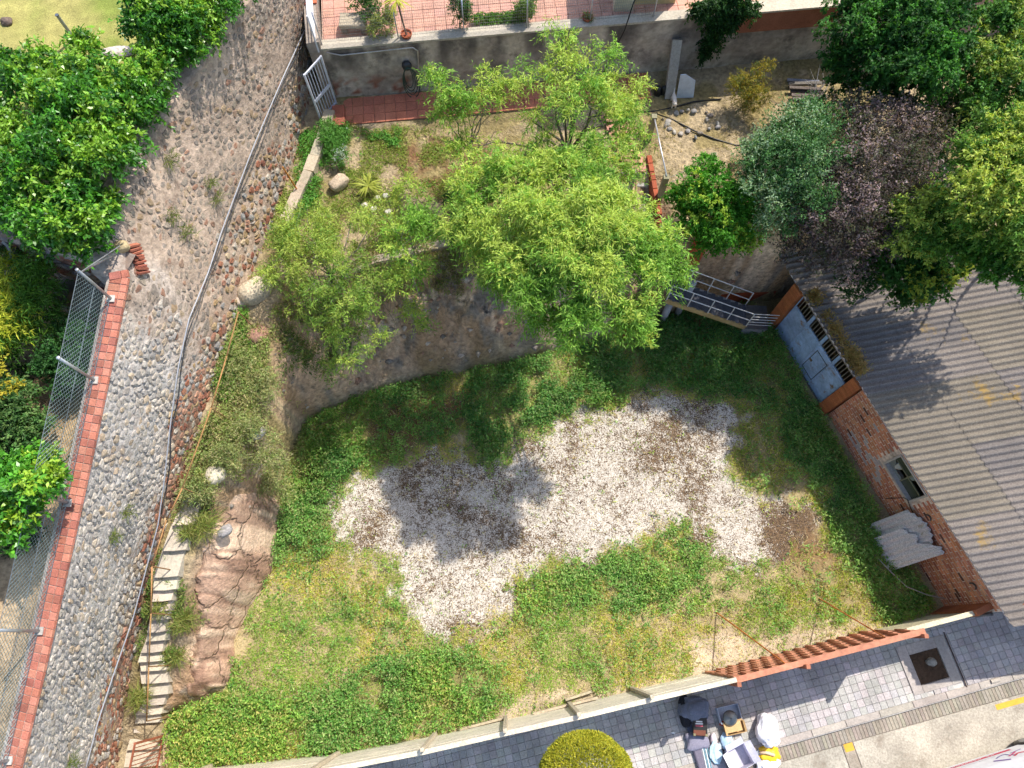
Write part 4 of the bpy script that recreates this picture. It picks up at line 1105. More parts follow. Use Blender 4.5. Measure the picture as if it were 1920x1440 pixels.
# planks and junk in the shaded corner
jk = thing("plank_pile", P(1510, 165, 4.05), "pile of old grey planks in the shaded corner", "planks")
for k_ in range(6):
    q_ = P(1476 + k_ * 2, 150 + k_ * 7, 4.1 + .05 * (k_ % 3)); MB().beam(q_, q_ + np.array([.95 + .1 * random.random(), random.uniform(-.12, .12), .03]), .1, .05, jit(hx('7d8188') if k_ == 0 else hx('6b625c'), .15)).build("plank", WOOD, jk)
# ------------------------------------------------------------------ brick shed
EZ = 2.85
SA, SB = P(1497, 528, EZ)[:2], P(1893, 1155, EZ)[:2]
se = (SB - SA); SL = np.linalg.norm(se); se = se / SL; sn = np.array([se[1], -se[0]])      # sn points out over the lot
if sn[0] > 0: sn = -sn
WO = -.06                                                                               # wall face behind the eave
def sw(a, o, z): return np.array([*(SA + se * a + sn * (o + WO)), z])
def sa(u, v, z): return float((P(u, v, z)[:2] - SA) @ se)
SAX = np.array([[se[0], se[1], 0], [sn[0], sn[1], 0], [0, 0, 1]])
shed = thing("brick_shed", sw(5, 0, .15), "brick shed with blue metal gate and corrugated roof", "shed")
def sbox(a0, a1, o0, o1, z0, z1, col, name, mat, parent=None, bev=0.):
    return MB().box(sw((a0 + a1) / 2, (o0 + o1) / 2, (z0 + z1) / 2), (a1 - a0, o1 - o0, z1 - z0), col, SAX, bev).build(name, mat, parent or shed)
p2a = sa(1607, 711, EZ)                       # second pier
GA0, GA1 = .42, p2a - .12
WA0 = p2a + .30
wz0, wz1 = 1.55, 2.45
wa0, wa1 = sa(1668, 866, 2.2), sa(1716, 936, 2.2)
MORT = hx('d8c4b0')
sbox(WA0, wa0 - .06, -.3, .003, .0, EZ - .12, MORT, "mortar_wall", MORTAR)
sbox(wa1 + .06, SL - .1, -.3, .003, .0, EZ - .12, MORT, "mortar_wall", MORTAR)
sbox(wa0 - .06, wa1 + .06, -.3, .003, .0, wz0 - .06, MORT, "mortar_wall", MORTAR)
sbox(wa0 - .06, wa1 + .06, -.3, .003, wz1 + .06, EZ - .12, MORT, "mortar_wall", MORTAR)
# dark room behind
mb = MB(); c0 = [sw(.1, -.31, 0)[:2], sw(SL - .1, -.31, 0)[:2], sw(SL - .1, -5.5, 0)[:2], sw(.1, -5.5, 0)[:2]]
n = 4; zs = (.1, EZ + .35)
mb.add([(*c, .12) for c in c0], [(0, 1, 2, 3)], hx('3a3530'))
mb.build("floor", CONC, shed)
for k_, (i_, j_) in enumerate(((1, 2), (2, 3), (3, 0))):
    MB().prism([c0[i_], c0[j_], np.array(c0[j_]) + .1, np.array(c0[i_]) + .1], .0, EZ + (.1 if k_ != 1 else .75), hx('8a5b46')).build("end_wall" if k_ != 1 else "rear_wall", BRICK, shed)
BC = [hx(c) for c in ('c8825a', 'be7854', 'cc8860', 'b87252', 'd0926a', 'c28062', 'ae6c54')]
bricks = []; bl_, bh_ = .245, .09
z_ = .12; row = 0
while z_ < EZ - .2:
    a_ = WA0 - (.12 if row % 2 else 0)
    while a_ < SL - .15:
        b0_, b1_ = max(a_, WA0 + .01), min(a_ + bl_, SL - .12)
        if b1_ - b0_ > .06 and not (b1_ > wa0 - .08 and b0_ < wa1 + .08 and z_ + bh_ > wz0 - .07 and z_ < wz1 + .07):
            m_ = sw((b0_ + b1_) / 2, 0, z_ + bh_ / 2); q = Q(m_)
            bricks.append((b0_, b1_, z_, q))
        a_ += bl_ + .026
    z_ += bh_ + .026; row += 1
def vis(b_):
    return (b_[3][0] < 1920) * (b_[2] > .5) * (1 + b_[2]) + (b_[2] * .01)
bricks.sort(key=lambda b_: -(np.linalg.norm(Q(sw(b_[0], 0, b_[2])) - Q(sw(b_[1], 0, b_[2] + bh_)))))
restb = MB()
for k_, (b0_, b1_, z_, q) in enumerate(bricks):
    col = jit(BC[random.randrange(7)], .12)
    pat = fbm(np.array([b0_ * .9]), np.array([z_ * 1.3]), 3)[0]
    if WA0 + .6 < b0_ < WA0 + 2.4 and .5 < z_ < 2.2 and random.random() < (pat - .46) * 3: col = jit(hx('b3a8a0'), .1)
    elif random.random() < .02: col = hx('6a4438')
    mb = MB() if k_ < 300 else restb
    mb.box(sw((b0_ + b1_) / 2, -.02 + random.uniform(-.003, .003), z_ + bh_ / 2), (b1_ - b0_, .06, bh_), col, SAX @ np.eye(3))
    if k_ < 300: mb.build("brick", BRICK, shed)
restb.build("lower_bricks", BRICK, shed, kind="stuff")
# piers either side of the gate, brick on edge
for a0, a1, lab in ((.0, .38, "orange brick pier at the far side of the blue gate"), (GA1 + .03, GA1 + .38, "orange brick pier at the near side of the blue gate")):
    z_ = .1; k_ = 0
    while z_ < EZ - .15:
        sbox(a0 + random.uniform(0, .004), a1, -.2, .20 + random.uniform(0, .006), z_, z_ + .108, jit(hx('a9653c'), .09), "pier_brick", BRICK); z_ += .113
# blue gate
gate = thing("blue_gate", sw((GA0 + GA1) / 2, .05, .2), "pale blue sheet metal gate with barred opening above", "gate", parent=shed)
del gate["label"], gate["category"]
gate["label"] = "pale blue sheet metal gate with barred opening above"
GZ0, GZ1, GZ2 = .25, 1.95, 2.62
BLU = hx('9db4cf')
wl_ = (GA1 - GA0) / 4
for k_ in range(4):
    a0 = GA0 + wl_ * k_; a1 = a0 + wl_
    sbox(a0 + .012, a1 - .012, .02, .05, GZ0, GZ1, jit(BLU, .05), "gate_panel", RUSTP, gate)
    sbox(a0 - .02 if k_ else a0, a0 + .025, .03, .075, GZ0, GZ2, BLU * .95, "frame_bar", RUSTP, gate)
    sbox(a0 + .03, a1 - .03, .0, .04, GZ1 - .01, GZ1 + .06, BLU, "frame_rail", RUSTP, gate)
    for j_ in range(1, 6):
        q_ = a0 + wl_ * j_ / 6; MB().tube([sw(q_, .03, GZ1 + .05), sw(q_, .03, GZ2)], .011, hx('8d8470'), 5).build("grille_bar", RUST, gate)
    if k_ in (0, 1, 2): sbox(a1 - .05, a1 + .05, .01, .07, GZ1 + .06, GZ2, BLU * .9, "frame_bar", RUSTP, gate)
sbox(GA0, GA1, -.0, .06, GZ2, GZ2 + .08, hx('9a8f84'), "lintel", CONC)
sbox(GA0, GA1, .0, .07, GZ0 - .12, GZ0, hx('6d6a68'), "sill", CONC)
# wicket door in the third leaf: raised frame
a0, a1 = GA0 + wl_ * 2 + .09, GA0 + wl_ * 3 - .05
for (x0, x1, z0, z1) in ((a0, a0 + .018, .5, 1.75), (a1 - .018, a1, .5, 1.75), (a0, a1, .5, .52), (a0, a1, 1.73, 1.75)):
    sbox(x0, x1, .05, .062, z0, z1, hx('4a4a48'), "wicket_seam", RUST, gate)
sbox(a0 + .03, a0 + .13, .05, .075, 1.1, 1.18, hx('7d6a4c'), "lock_plate", RUST, gate)
# window with a broken pane
win = thing("window", sw((wa0 + wa1) / 2, 0, wz0), None, None, parent=shed)
win["label"] = "small shed window with broken glass panes"
for (x0, x1, z0, z1) in ((wa0 - .055, wa0, wz0 - .055, wz1 + .055), (wa1, wa1 + .055, wz0 - .055, wz1 + .055), (wa0, wa1, wz0 - .055, wz0), (wa0, wa1, wz1, wz1 + .055)):
    sbox(x0, x1, -.18, .03, z0, z1, hx('b5aca0'), "frame", CONC, win)
wm_ = (wa0 + wa1) / 2; zm = (wz0 + wz1) / 2
sbox(wm_ - .02, wm_ + .02, -.12, -.09, wz0, wz1, hx('7d7a5e'), "glazing_bar", PAINT, win)
sbox(wa0, wa1, -.121, -.091, zm - .02, zm + .02, hx('7d7a5e'), "glazing_bar", PAINT, win)
for k_, (x0, x1, z0, z1) in enumerate(((wa0 + .005, wm_ - .02, zm + .02, wz1 - .005), (wm_ + .02, wa1 - .005, wz0 + .005, zm - .02))):
    sbox(x0, x1, -.112, -.106, z0, z1, hx('4d5244'), "pane", GLASSM, win)
def shard(pts_): 
    n = len(pts_); V = [sw(a, -.108, z) for a, z in pts_] + [sw(a, -.113, z) for a, z in pts_]
    MB().add(V, [tuple(range(n)), tuple(range(n, 2 * n))[::-1]] + [(i_, (i_ + 1) % n, n + (i_ + 1) % n, n + i_) for i_ in range(n)], hx('8d948c')).build("pane_shard", GLASSM, win)
shard([(wa0, wz0), (wm_ - .02, wz0), (wm_ - .06, wz0 + .12), (wa0 + .25, wz0 + .1), (wa0 + .12, wz0 + .3), (wa0, wz0 + .4)])
shard([(wm_ + .02, wz1), (wm_ + .02, zm + .03), (wm_ + .12, zm + .06), (wm_ + .14, zm + .2), (wm_ + .25, wz1)])
blob_rock("crumpled_sheet", sw(wa0 + .22, -.25, wz0 + .25), (.17, .1, .16), CLOTH, hx('c5c2b8'), win, seed=90, sub=3, amp=.25)
# corrugated roof: overlapping fibre cement sheets, skewed to the eave
ra_ = math.radians(9); rd = np.array([math.cos(ra_), math.sin(ra_)])
cosx = rd @ -sn; skew = abs(rd[0] * se[1] - rd[1] * se[0])       # sine of the angle between sheet and eave
SLOPE = .115; PER = .185
nb_ = 12; bw_ = PER * 5 / skew                     # sheet width along the eave
al_ = 1.75
nw = 5 * 8
sheets = []
for var in range(4):
    Vv = []; u_ = np.linspace(-.02, bw_ + .03, nw + 2)
    for av in (0, al_ + .14):
        for b_ in u_:
            ph = b_ * skew / PER * 2 * math.pi
            Vv.append((rd[0] * av + se[0] * b_, rd[1] * av + se[1] * b_, .038 * math.cos(ph) + av * SLOPE))
    n = len(u_); Vv = np.array(Vv); lo_ = Vv - [0, 0, .014]; Vv = np.concatenate([Vv, lo_, Vv, lo_])
    Fv = [(i_, n + i_, n + i_ + 1, i_ + 1) for i_ in range(n - 1)] + [(3 * n + i_, 2 * n + i_, 2 * n + i_ + 1, 3 * n + i_ + 1) for i_ in range(n - 1)]
    Fv += [(4 * n + i_, 4 * n + i_ + 1, 6 * n + i_ + 1, 6 * n + i_) for i_ in range(n - 1)] + [(5 * n + i_, 7 * n + i_, 7 * n + i_ + 1, 5 * n + i_ + 1) for i_ in range(n - 1)]
    mb = MB().add(Vv, Fv, (hx('766f6a'), hx('7b736c'), hx('6f6965'), hx('7a7266'))[var]); sheets.append(mb.mesh("roof_sheet", FIBRE, smooth=False, origin=np.zeros(3))[0])
    sheets[-1].polygons.foreach_set("use_smooth", np.ones(len(sheets[-1].polygons), bool))
roof = thing("roof", [*(SA), EZ + .05], None, None, parent=shed)
for i_ in range(6):
    for j_ in range(-1, 12):
        a0 = -.12 + i_ * al_; b0_ = j_ * bw_
        if b0_ > SL + .1: continue
        if b0_ + bw_ > SL + .35: continue
        org = np.array([*(SA + rd * a0 + se * b0_), EZ + .07 + a0 * SLOPE + i_ * .02 * 0 + .012 * i_ + (.003 if j_ % 2 else 0)])
        inst(random.choice(sheets), "roof_sheet", org, roof)
# white gutter board under the eave
MB().beam(sw(-.3, .10, EZ - .03), sw(SL + .15, .10, EZ - .03), .035, .1, hx('cfc9cc')).build("eave_board", PAINT, shed)
MB().beam(sw(-.3, .03, EZ - .05), sw(SL + .12, .03, EZ - .05), .09, .04, hx('6b6460')).build("gutter", METAL, shed)
# bent rods and iron hooks on the wall
w0 = sa(1690, 945, 2.0)
MB().tube([sw(w0 - .25, .03, .6), sw(w0 - .1, .05, 1.5), sw(w0 - .02, .05, 1.62), sw(w0 + .25, .04, 1.5), sw(w0 + .9, .04, 1.45)], .012, hx('3a302c'), 5).build("rod", RUST, label="dark bent rod on the brick wall below the window", cat="rod")
for k_, (u, v, z) in enumerate(((1746, 968, 2.0), (1812, 1105, 2.1))):
    h0 = sa(u, v, z); t_ = np.linspace(.3, 3.6, 9)
    MB().tube([sw(h0 + .09 * math.cos(q), .04, z + .12 * math.sin(q)) for q in t_], .02, hx('5a5048'), 6).build("hook", RUST, label=("curved iron hook on the bricks above the broken sheet", "curved iron hook on the bricks near the shed corner")[k_], cat="hook")
# pipe rail and ledge at the shed's street corner
MB().box(sw(SL - .28, .25, 1.2), (.16, .5, 2.3), hx('a5623f'), SAX).build("corner_pier", BRICK, shed)
MB().tube([sw(SL - .1, .12, 2.3), sw(SL - .1, .2, .3)], .05, hx('5d5a58'), 8).build("downpipe", METAL, shed, smooth=True)

# broken corrugated sheets leaning on the wall
def lean_sheet(name, a0, a1, zt, lean, edge, col, label, seed):
    r_ = np.random.default_rng(seed); na, nh = 40, 14
    V = []; ax_ = np.linspace(a0, a1, na)
    topz = np.interp(ax_, np.linspace(a0, a1, len(edge)), edge) + r_.uniform(-.02, .02, na)
    for h_ in np.linspace(0, 1, nh):
        for a_, tz in zip(ax_, topz):
            z_ = .15 + (tz - .15) * h_
            o_ = lean * (1 - z_ / zt) + .05 + .032 * math.cos(a_ * 2 * math.pi / .17)
            V.append(sw(a_, o_, z_))
    F_ = [(j_ * na + i_, j_ * na + i_ + 1, (j_ + 1) * na + i_ + 1, (j_ + 1) * na + i_) for j_ in range(nh - 1) for i_ in range(na - 1)]
    k = len(V); V2 = V + [v_ - np.array([sn[0], sn[1], 0]) * .012 for v_ in V]
    F2 = F_ + [tuple(k + q for q in f_[::-1]) for f_ in F_]
    for rim in (range(na - 1), range((nh - 1) * na, nh * na - 1)): F2 += [(i_, i_ + 1, k + i_ + 1, k + i_) for i_ in rim]
    MB().add(V2, F2, col).build(name, FIBRE, smooth=True, label=label, cat="sheet")
c0_ = sa(1715, 985, 1.6)
lean_sheet("corrugated_sheet", c0_ - .45, c0_ + .7, 1.9, .75, [1.55, 1.75, 1.85, 1.8, 1.6], hx('c8c2ba'), "broken corrugated sheet leaning on the shed wall, the farther one", 3)
lean_sheet("corrugated_sheet", c0_ - .05, c0_ + .95, 2.0, .95, [1.2, 1.3, 1.5, 1.35, 1.7, 1.9, 1.85], hx('d0cbc4'), "broken corrugated sheet leaning in front, the paler one", 4)
MB().tube([P(*q) for q in ((1640, 1040, .35), (1668, 1070, .45), (1700, 1100, .5), (1740, 1116, .6), (1772, 1122, .9))], .016, hx('a8a098'), 6).build("wire", METAL, smooth=True, label="grey loose wire curving over weeds to the shed corner", cat="wire")

# ------------------------------------------------------------------ metal stair from the terrace
ms = thing("metal_stair", P(1400, 606, .6), "grey metal stair with pale railings below the almond tree", "stairs")
ta, tb_ = P(1250, 562, 2.5), P(1398, 612, 1.0)
td = (tb_ - ta); thz = np.array([td[0], td[1], 0]); tl = np.linalg.norm(thz); thz /= tl
tp = np.array([-thz[1], thz[0], 0]);                    # towards the cliff
wd_ = .72
for k_ in range(10):
    q_ = ta + td * (k_ + .5) / 10; MB().box(q_ + tp * wd_ / 2, (tl / 10 * .95, wd_, .04), hx('55565c'), np.array([thz, tp, [0, 0, 1]])).build("tread", CONC, ms)
for o_, c_ in ((0, 'a88f62'), (wd_, '8d8a86')):
    MB().beam(ta + tp * o_ - [0, 0, .08], tb_ + tp * o_ - [0, 0, .08], .05, .2, hx(c_)).build("stringer", RUSTP, ms)
    for h_ in (.45, .9): MB().tube([ta + tp * o_ + [0, 0, h_], tb_ + tp * o_ + [0, 0, h_]], .017, hx('c9c6c2'), 6).build("handrail", PAINT, ms)
    for k_ in range(5): q_ = ta + td * k_ / 4 + tp * o_; MB().tube([q_, q_ + [0, 0, .9]], .017, hx('c9c6c2'), 6).build("baluster", PAINT, ms)
ld = tb_ + thz * .35
MB().box(ld + tp * wd_ / 2 - [0, 0, .04], (.7, wd_ + .1, .06), hx('77777a'), np.array([thz, tp, [0, 0, 1]])).build("landing", METAL, ms)
MB().box(ld - [0, 0, .5] + tp * .05, (.7, .08, .85), hx('8d8a88'), np.array([thz, tp, [0, 0, 1]])).build("landing_wall", CONC, ms)
for k_ in range(5):
    h_ = .15 + k_ * .19; MB().tube([tb_ + tp * 0 + [0, 0, h_], tb_ + thz * .75 + [0, 0, h_ + .02]], .012, hx('c5c2be'), 5).build("rail_bar", PAINT, ms)
# concrete columns, brick walls and rubble under it
for k_, (u, v, lb) in enumerate(((1268, 592, "concrete column nearest the lot under the metal stair"), (1292, 545, "concrete column behind the metal stair against the rock"), (1240, 604, "short concrete column half hidden by almond leaves"))):
    b_ = P(u, v, .2); MB().tube([b_, b_ + [0, 0, 2.4 if k_ < 2 else 1.4]], .11, hx('9fa0a0'), 12).build("concrete_column", CONC, smooth=True, label=lb, cat="column")
def brickwall(name, a_, b_, z0, z1, th, label, colr='a3512f', rows=None):
    t = thing(name, [*((a_ + b_) / 2)[:2], z0], label, "brick wall")
    d_ = (b_ - a_)[:2]; l = np.linalg.norm(d_); d_ = d_ / l; ax = np.array([[d_[0], d_[1], 0], [-d_[1], d_[0], 0], [0, 0, 1]])
    nr = max(1, int((z1 - z0) / .17)); nc = max(1, int(l / .29))
    for j_ in range(nr):
        for i_ in range(nc + 1):
            s_ = (i_ - (.5 if j_ % 2 else 0)) * l / nc; e_ = s_ + l / nc
            s_, e_ = max(s_, 0), min(e_, l)
            if e_ - s_ < .05: continue
            q = a_[:2] + d_ * (s_ + e_) / 2
            MB().box((*q, z0 + (j_ + .5) * (z1 - z0) / nr), (e_ - s_ - .008, th, (z1 - z0) / nr - .008), jit(hx(colr), .12), ax, .006).build("brick", BRICK, t)
    return t
brickwall("brick_wall", P(1172, 640, .2), P(1205, 605, .2), .1, 2.3, .3, "orange brick pier wall under the almond tree at the cliff")
brickwall("brick_wall", P(1345, 568, .2), P(1445, 556, .2), .1, .75, .15, "low dark red brick wall at the foot of the rock face")
brickwall("brick_wall", P(1292, 482, 3.2), P(1315, 474, 3.2), 2.6, 4.0, .2, "short orange brick wall at the edge above the columns")
for k_, (u, v, z, rz, lb) in enumerate(((1326, 566, .5, .4, "tilted slab of red bricks beneath the metal stair"), (1372, 606, .35, -.3, "flat slab of red bricks below the lower stair end"), (1318, 606, .3, .9, "broken red brick slab lying in shaded weeds"), (1332, 634, .25, 1.7, "small broken red brick slab farthest out in the weeds"))):
    c_ = P(u, v, z); t = thing("brick_slab", c_, lb, "brick slab"); w_ = .62 if k_ < 2 else .4
    ax = np.array([[math.cos(rz), math.sin(rz), .15], [-math.sin(rz), math.cos(rz), .3], [0, -.3, 1]]); ax /= np.linalg.norm(ax, axis=1, keepdims=True)
    for i_ in range(4):
        for j_ in range(2): MB().box(c_ + np.array([(i_ - 1.5) * w_ / 4 + .03 * j_, (j_ - .5) * .3, 0]) @ ax, (w_ / 4 - .01, .285, .06), jit(hx('9f5a42'), .14), ax, .006).build("brick", BRICK, t)

# ------------------------------------------------------------------ street fence
fl = [(260, 1466), (400, 1440), (640, 1414), (818, 1380), (950, 1350), (1068, 1324), (1185, 1296), (1322, 1264)]
FP = [P(u, v, .2) for u, v in fl]
hoard = thing("board_fence", FP[4], "pale weathered board fence between the lot and the pavement", "fence")
FH = 3.0
for k_, (a_, b_) in enumerate(zip(FP[:-1], FP[1:])):
    d_ = (b_ - a_)[:2]; l = np.linalg.norm(d_); d_ /= l; nn_ = np.array([-d_[1], d_[0]])
    for j_ in range(4):
        z0, z1 = .18 + j_ * FH / 4, .18 + (j_ + 1) * FH / 4 - .012
        o_ = random.uniform(-.008, .008)
        q0 = np.array([*(a_[:2] + nn_ * o_), (z0 + z1) / 2]) ; q1 = np.array([*(b_[:2] + nn_ * o_), (z0 + z1) / 2])
        MB().beam(q0 + np.array([*d_ * .01, 0]), q1 - np.array([*d_ * .01, 0]), .035, z1 - z0, jit(hx('ddd3c0'), .05)).build("board", WOOD, hoard)
    MB().beam(np.array([*(a_[:2]), .18 + FH + .02]), np.array([*(b_[:2]), .18 + FH + .02]), .11, .04, jit(hx('cfc4ae'), .05)).build("cap_board", WOOD, hoard)
    if k_:
        q = a_[:2] + nn_ * .08
        MB().beam([*q, .0], [*q, FH + .42], .09, .09, hx('bdb09a'), up=(d_[0], d_[1], 0)).build("post", WOOD, hoard)
# loose boards on the lot side
for k_, (u0, v0, u1, v1, z) in enumerate(((1000, 1338, 1120, 1308, .5), (1060, 1312, 1110, 1296, .3), (860, 1368, 950, 1345, .35))):
    MB().beam(P(u0, v0, z), P(u1, v1, z), .06, .16, jit(hx('b3a48a'), .1)).build("plank", WOOD, label=("loose plank propped along the inside of the board fence", "short loose plank lying on soil near the board fence", "loose plank in the weeds at the board fence, leftmost")[k_], cat="plank")
# brown tile-profile panel fence
ta, tb_ = P(1322, 1264, .2), P(1632, 1184, .2)
d_ = (tb_ - ta)[:2]; tl = np.linalg.norm(d_); d_ /= tl; nn_ = np.array([-d_[1], d_[0]])
tf = thing("tile_panel_fence", ta, "red-brown metal tile-profile panel fence by the pavement", "fence")
def tq(s, o, z): return np.array([*(ta[:2] + d_ * s + nn_ * o), z])
TAX = np.array([[d_[0], d_[1], 0], [nn_[0], nn_[1], 0], [0, 0, 1]])
TC = hx('b87a5e')
MB().box(tq(tl / 2, -.05, 1.6), (tl, .02, 2.8), TC * .8, TAX).build("backing", RUSTP, tf)
rows, ncol = 5, 15; RH = .56
for j_ in range(rows):
    z0 = .25 + j_ * RH
    for i_ in range(ncol + 1):
        s0 = (i_ - (.5 if j_ % 2 else 0)) * tl / ncol; s1 = s0 + tl / ncol * .97
        s0, s1 = max(s0, 0), min(s1, tl)
        if s1 - s0 < .05: continue
        V = [tq(s0, .0, z0), tq(s1, .0, z0), tq(s1, .0, z0 + RH), tq(s0, .0, z0 + RH), tq(s0, .09, z0), tq(s1, .02, z0), tq(s1, .01, z0 + RH - .02), tq(s0, .07, z0 + RH - .02)]
        MB().add(V, [(0, 3, 2, 1), (4, 5, 6, 7), (0, 1, 5, 4), (2, 3, 7, 6), (0, 4, 7, 3), (1, 2, 6, 5)], jit(TC, .07)).build("metal_tile", RUSTP, tf)
for s_ in (.02, tl * .36, tl * .98): MB().beam(tq(s_, -.12, .05), tq(s_, -.12, 3.25), .1, .1, hx('a5684e')).build("post", RUSTP, tf)
MB().box(tq(tl / 2, -.02, 3.07), (tl, .14, .05), TC, TAX).build("cap_rail", RUSTP, tf)
for k_, (u, v, s_) in enumerate(((1343, 1148, .27), (1536, 1122, .80))):
    MB().tube([P(u, v, .2), tq(tl * s_, .06, 3.0)], .02, hx('b06a34'), 6).build("brace", RUST, tf)
# cream boards on to the shed
ca, cb_ = P(1632, 1184, .2), P(1800, 1140, .2)
cf = thing("cream_fence", ca, "short cream board fence between panel fence and shed", "fence")
for j_ in range(4): MB().beam(ca + [0, 0, .25 + j_ * .5], cb_ + [0, 0, .25 + j_ * .5], .04, .488, jit(hx('cfc3a4'), .05)).build("board", WOOD, cf)
MB().beam(ca + [0, 0, 2.02], cb_ + [0, 0, 2.02], .12, .05, hx('cfc3a4')).build("cap_board", WOOD, cf)

# ------------------------------------------------------------------ pavement, kerb, road
fdir = (P(1920, 1270, .1) - P(1460, 1400, .1))[:2]; fdir /= np.linalg.norm(fdir); fnor = np.array([fdir[1], -fdir[0]])   # fnor towards the road
K0 = P(1460, 1400, .1)[:2]
def kp(s, o, z): return np.array([*(K0 + fdir * s + fnor * o), z])
KAX = np.array([[fdir[0], fdir[1], 0], [fnor[0], fnor[1], 0], [0, 0, 1]])
mb = MB(); mb.prism([kp(-30, .02, 0)[:2], kp(30, .02, 0)[:2], kp(30, -7, 0)[:2], kp(-30, -7, 0)[:2]][::-1], -.3, .085, hx('c4bfb8'))
pav = mb.build("pavement", CONC, kind="structure")
tms = [MB().box((0, 0, .0), (.193, .193, .05), jit(hx('aeaaa6'), .12), KAX, .006).mesh("paving_tile", PANOT, origin=np.zeros(3))[0] for _ in range(7)]
fence_line = np.array([p[:2] for p in FP] + [tb_[:2], cb_[:2], cb_[:2] + fdir * 12])
def behind_fence(p):
    y = np.interp(p[0], fence_line[:, 0], fence_line[:, 1]); return p[1] > y - .05
cand = []
PIT = [kp(s, o, 0)[:2] for s, o in ((4.12, -.28), (5.62, -.28), (5.62, -1.62), (4.12, -1.62))]
for i_ in range(-75, 48):
    for j_ in range(22):
        q = kp(i_ * .2, -.28 - j_ * .2, .092)
        if behind_fence(q): continue
        if inpoly(np.array([q[0]]), np.array([q[1]]), PIT)[0]: continue
        u, v = Q(q); fr = (-40 < u < 1960) and (-40 < v < 1480)
        cand.append((0 if fr else 1, abs(u - 1500), q))
cand.sort(key=lambda c: (c[0], c[1]))
rp_ = MB()
for k_, (f_, _, q) in enumerate(cand):
    if k_ < 300: inst(random.choice(tms), "paving_tile", q, pav)
    else: rp_.box(q, (.193, .193, .05), jit(hx('aeaaa6'), .12), KAX, .006)
rp_.build("far_paving_tiles", PANOT, pav, kind="stuff")
# kerb stones
kerb = thing("kerb", kp(3, 0, 0), "line of pale kerb stones along the pavement edge", "kerb")
for i_ in range(-24, 12): MB().box(kp(i_ + .5, -.09, -.02), (.99, .18, .28), jit(hx('a9a096'), .06), KAX, .012).build("kerb_stone", CONC, kerb)
# gutter of narrow setts
gut = MB()
gutter = thing("gutter_strip", kp(3, .2, -.03), "gutter strip of narrow grey setts along the kerb", "gutter")
for i_ in range(-90, 100):
    b_ = MB(); q = kp(i_ * .1, .2, -.035); u, v = Q(q)
    if -20 < u < 1940 and v < 1460: b_.box(q, (.093, .38, .05), jit(hx('948b7e'), .12), KAX, .006).build("sett", CONC, gutter)
# road slabs
mb = MB(); mb.prism([kp(-40, .01, 0)[:2], kp(40, .01, 0)[:2], kp(40, 20, 0)[:2], kp(-40, 20, 0)[:2]][::-1], -.4, -.04, hx('8a8076')); road = mb.build("road", ROAD, kind="structure")
for i_, s0 in enumerate((-10.2, -5.4, -.9 + .0, 2.05, 8.4)):
    s1 = (-5.4, -.9, 1.72, 8.4, 14.)[i_]
    for o0, o1 in ((.4, 1.62), (1.63, 4.5)):
        MB().box(kp((s0 + s1) / 2, (o0 + o1) / 2, -.035), (s1 - s0 - .015, o1 - o0 - .012, .03), jit(hx('a89f92'), .07), KAX, .004).build("slab", ROAD, road)
MB().box(kp(1.885, 2.2, -.034), (.3, 3.6, .028), hx('988e80'), KAX).build("slab", ROAD, road)
MB().box(kp(1.9, .5, -.016), (.26, .2, .004), hx('d8a53a'), KAX).build("paint_mark", PAINT, road)
a_ = float((P(1862, 1312, 0)[:2] - K0) @ fdir)
MB().box(kp(a_ + 2, .55, -.016), (4., .14, .004), hx('d8a53a'), KAX).build("paint_line", PAINT, road)
# planting pit with frame
pit = thing("planting_pit", kp(4.9, -.9, .05), "empty square planting pit with concrete rim in the pavement", "planting pit")
for (s0, s1, o0, o1) in ((4.12, 4.42, -1.6, -.3), (5.28, 5.58, -1.6, -.3), (4.42, 5.28, -1.6, -1.32), (4.42, 5.28, -.5, -.3)):
    MB().box(kp((s0 + s1) / 2, (o0 + o1) / 2, .098), (s1 - s0 - .004, o1 - o0 - .004, .07), jit(hx('a8a098'), .05), KAX, .006).build("rim", CONC, pit)
MB().box(kp(4.85, -.91, .093), (.84, .8, .02), hx('4a3a2c'), KAX).build("soil", SOIL, pit)
MB().box(kp(5.64, -.9, .118), (.035, 1.5, .012), hx('4a3c38'), KAX).build("drain_slot", RUST, pit)
blob_rock("stone", kp(4.95, -1.0, .13), (.15, .12, .1), STONE, hx('87857c'), seed=95, label="grey stone lying in the planting pit", cat="stone")
MB().tube([kp(6.35, -.12, .12), kp(6.6, -.12, .12)], .06, hx('b5aca0'), 10).build("bollard_stub", CONC, label="stub of a fallen stone bollard on the kerb", cat="bollard")
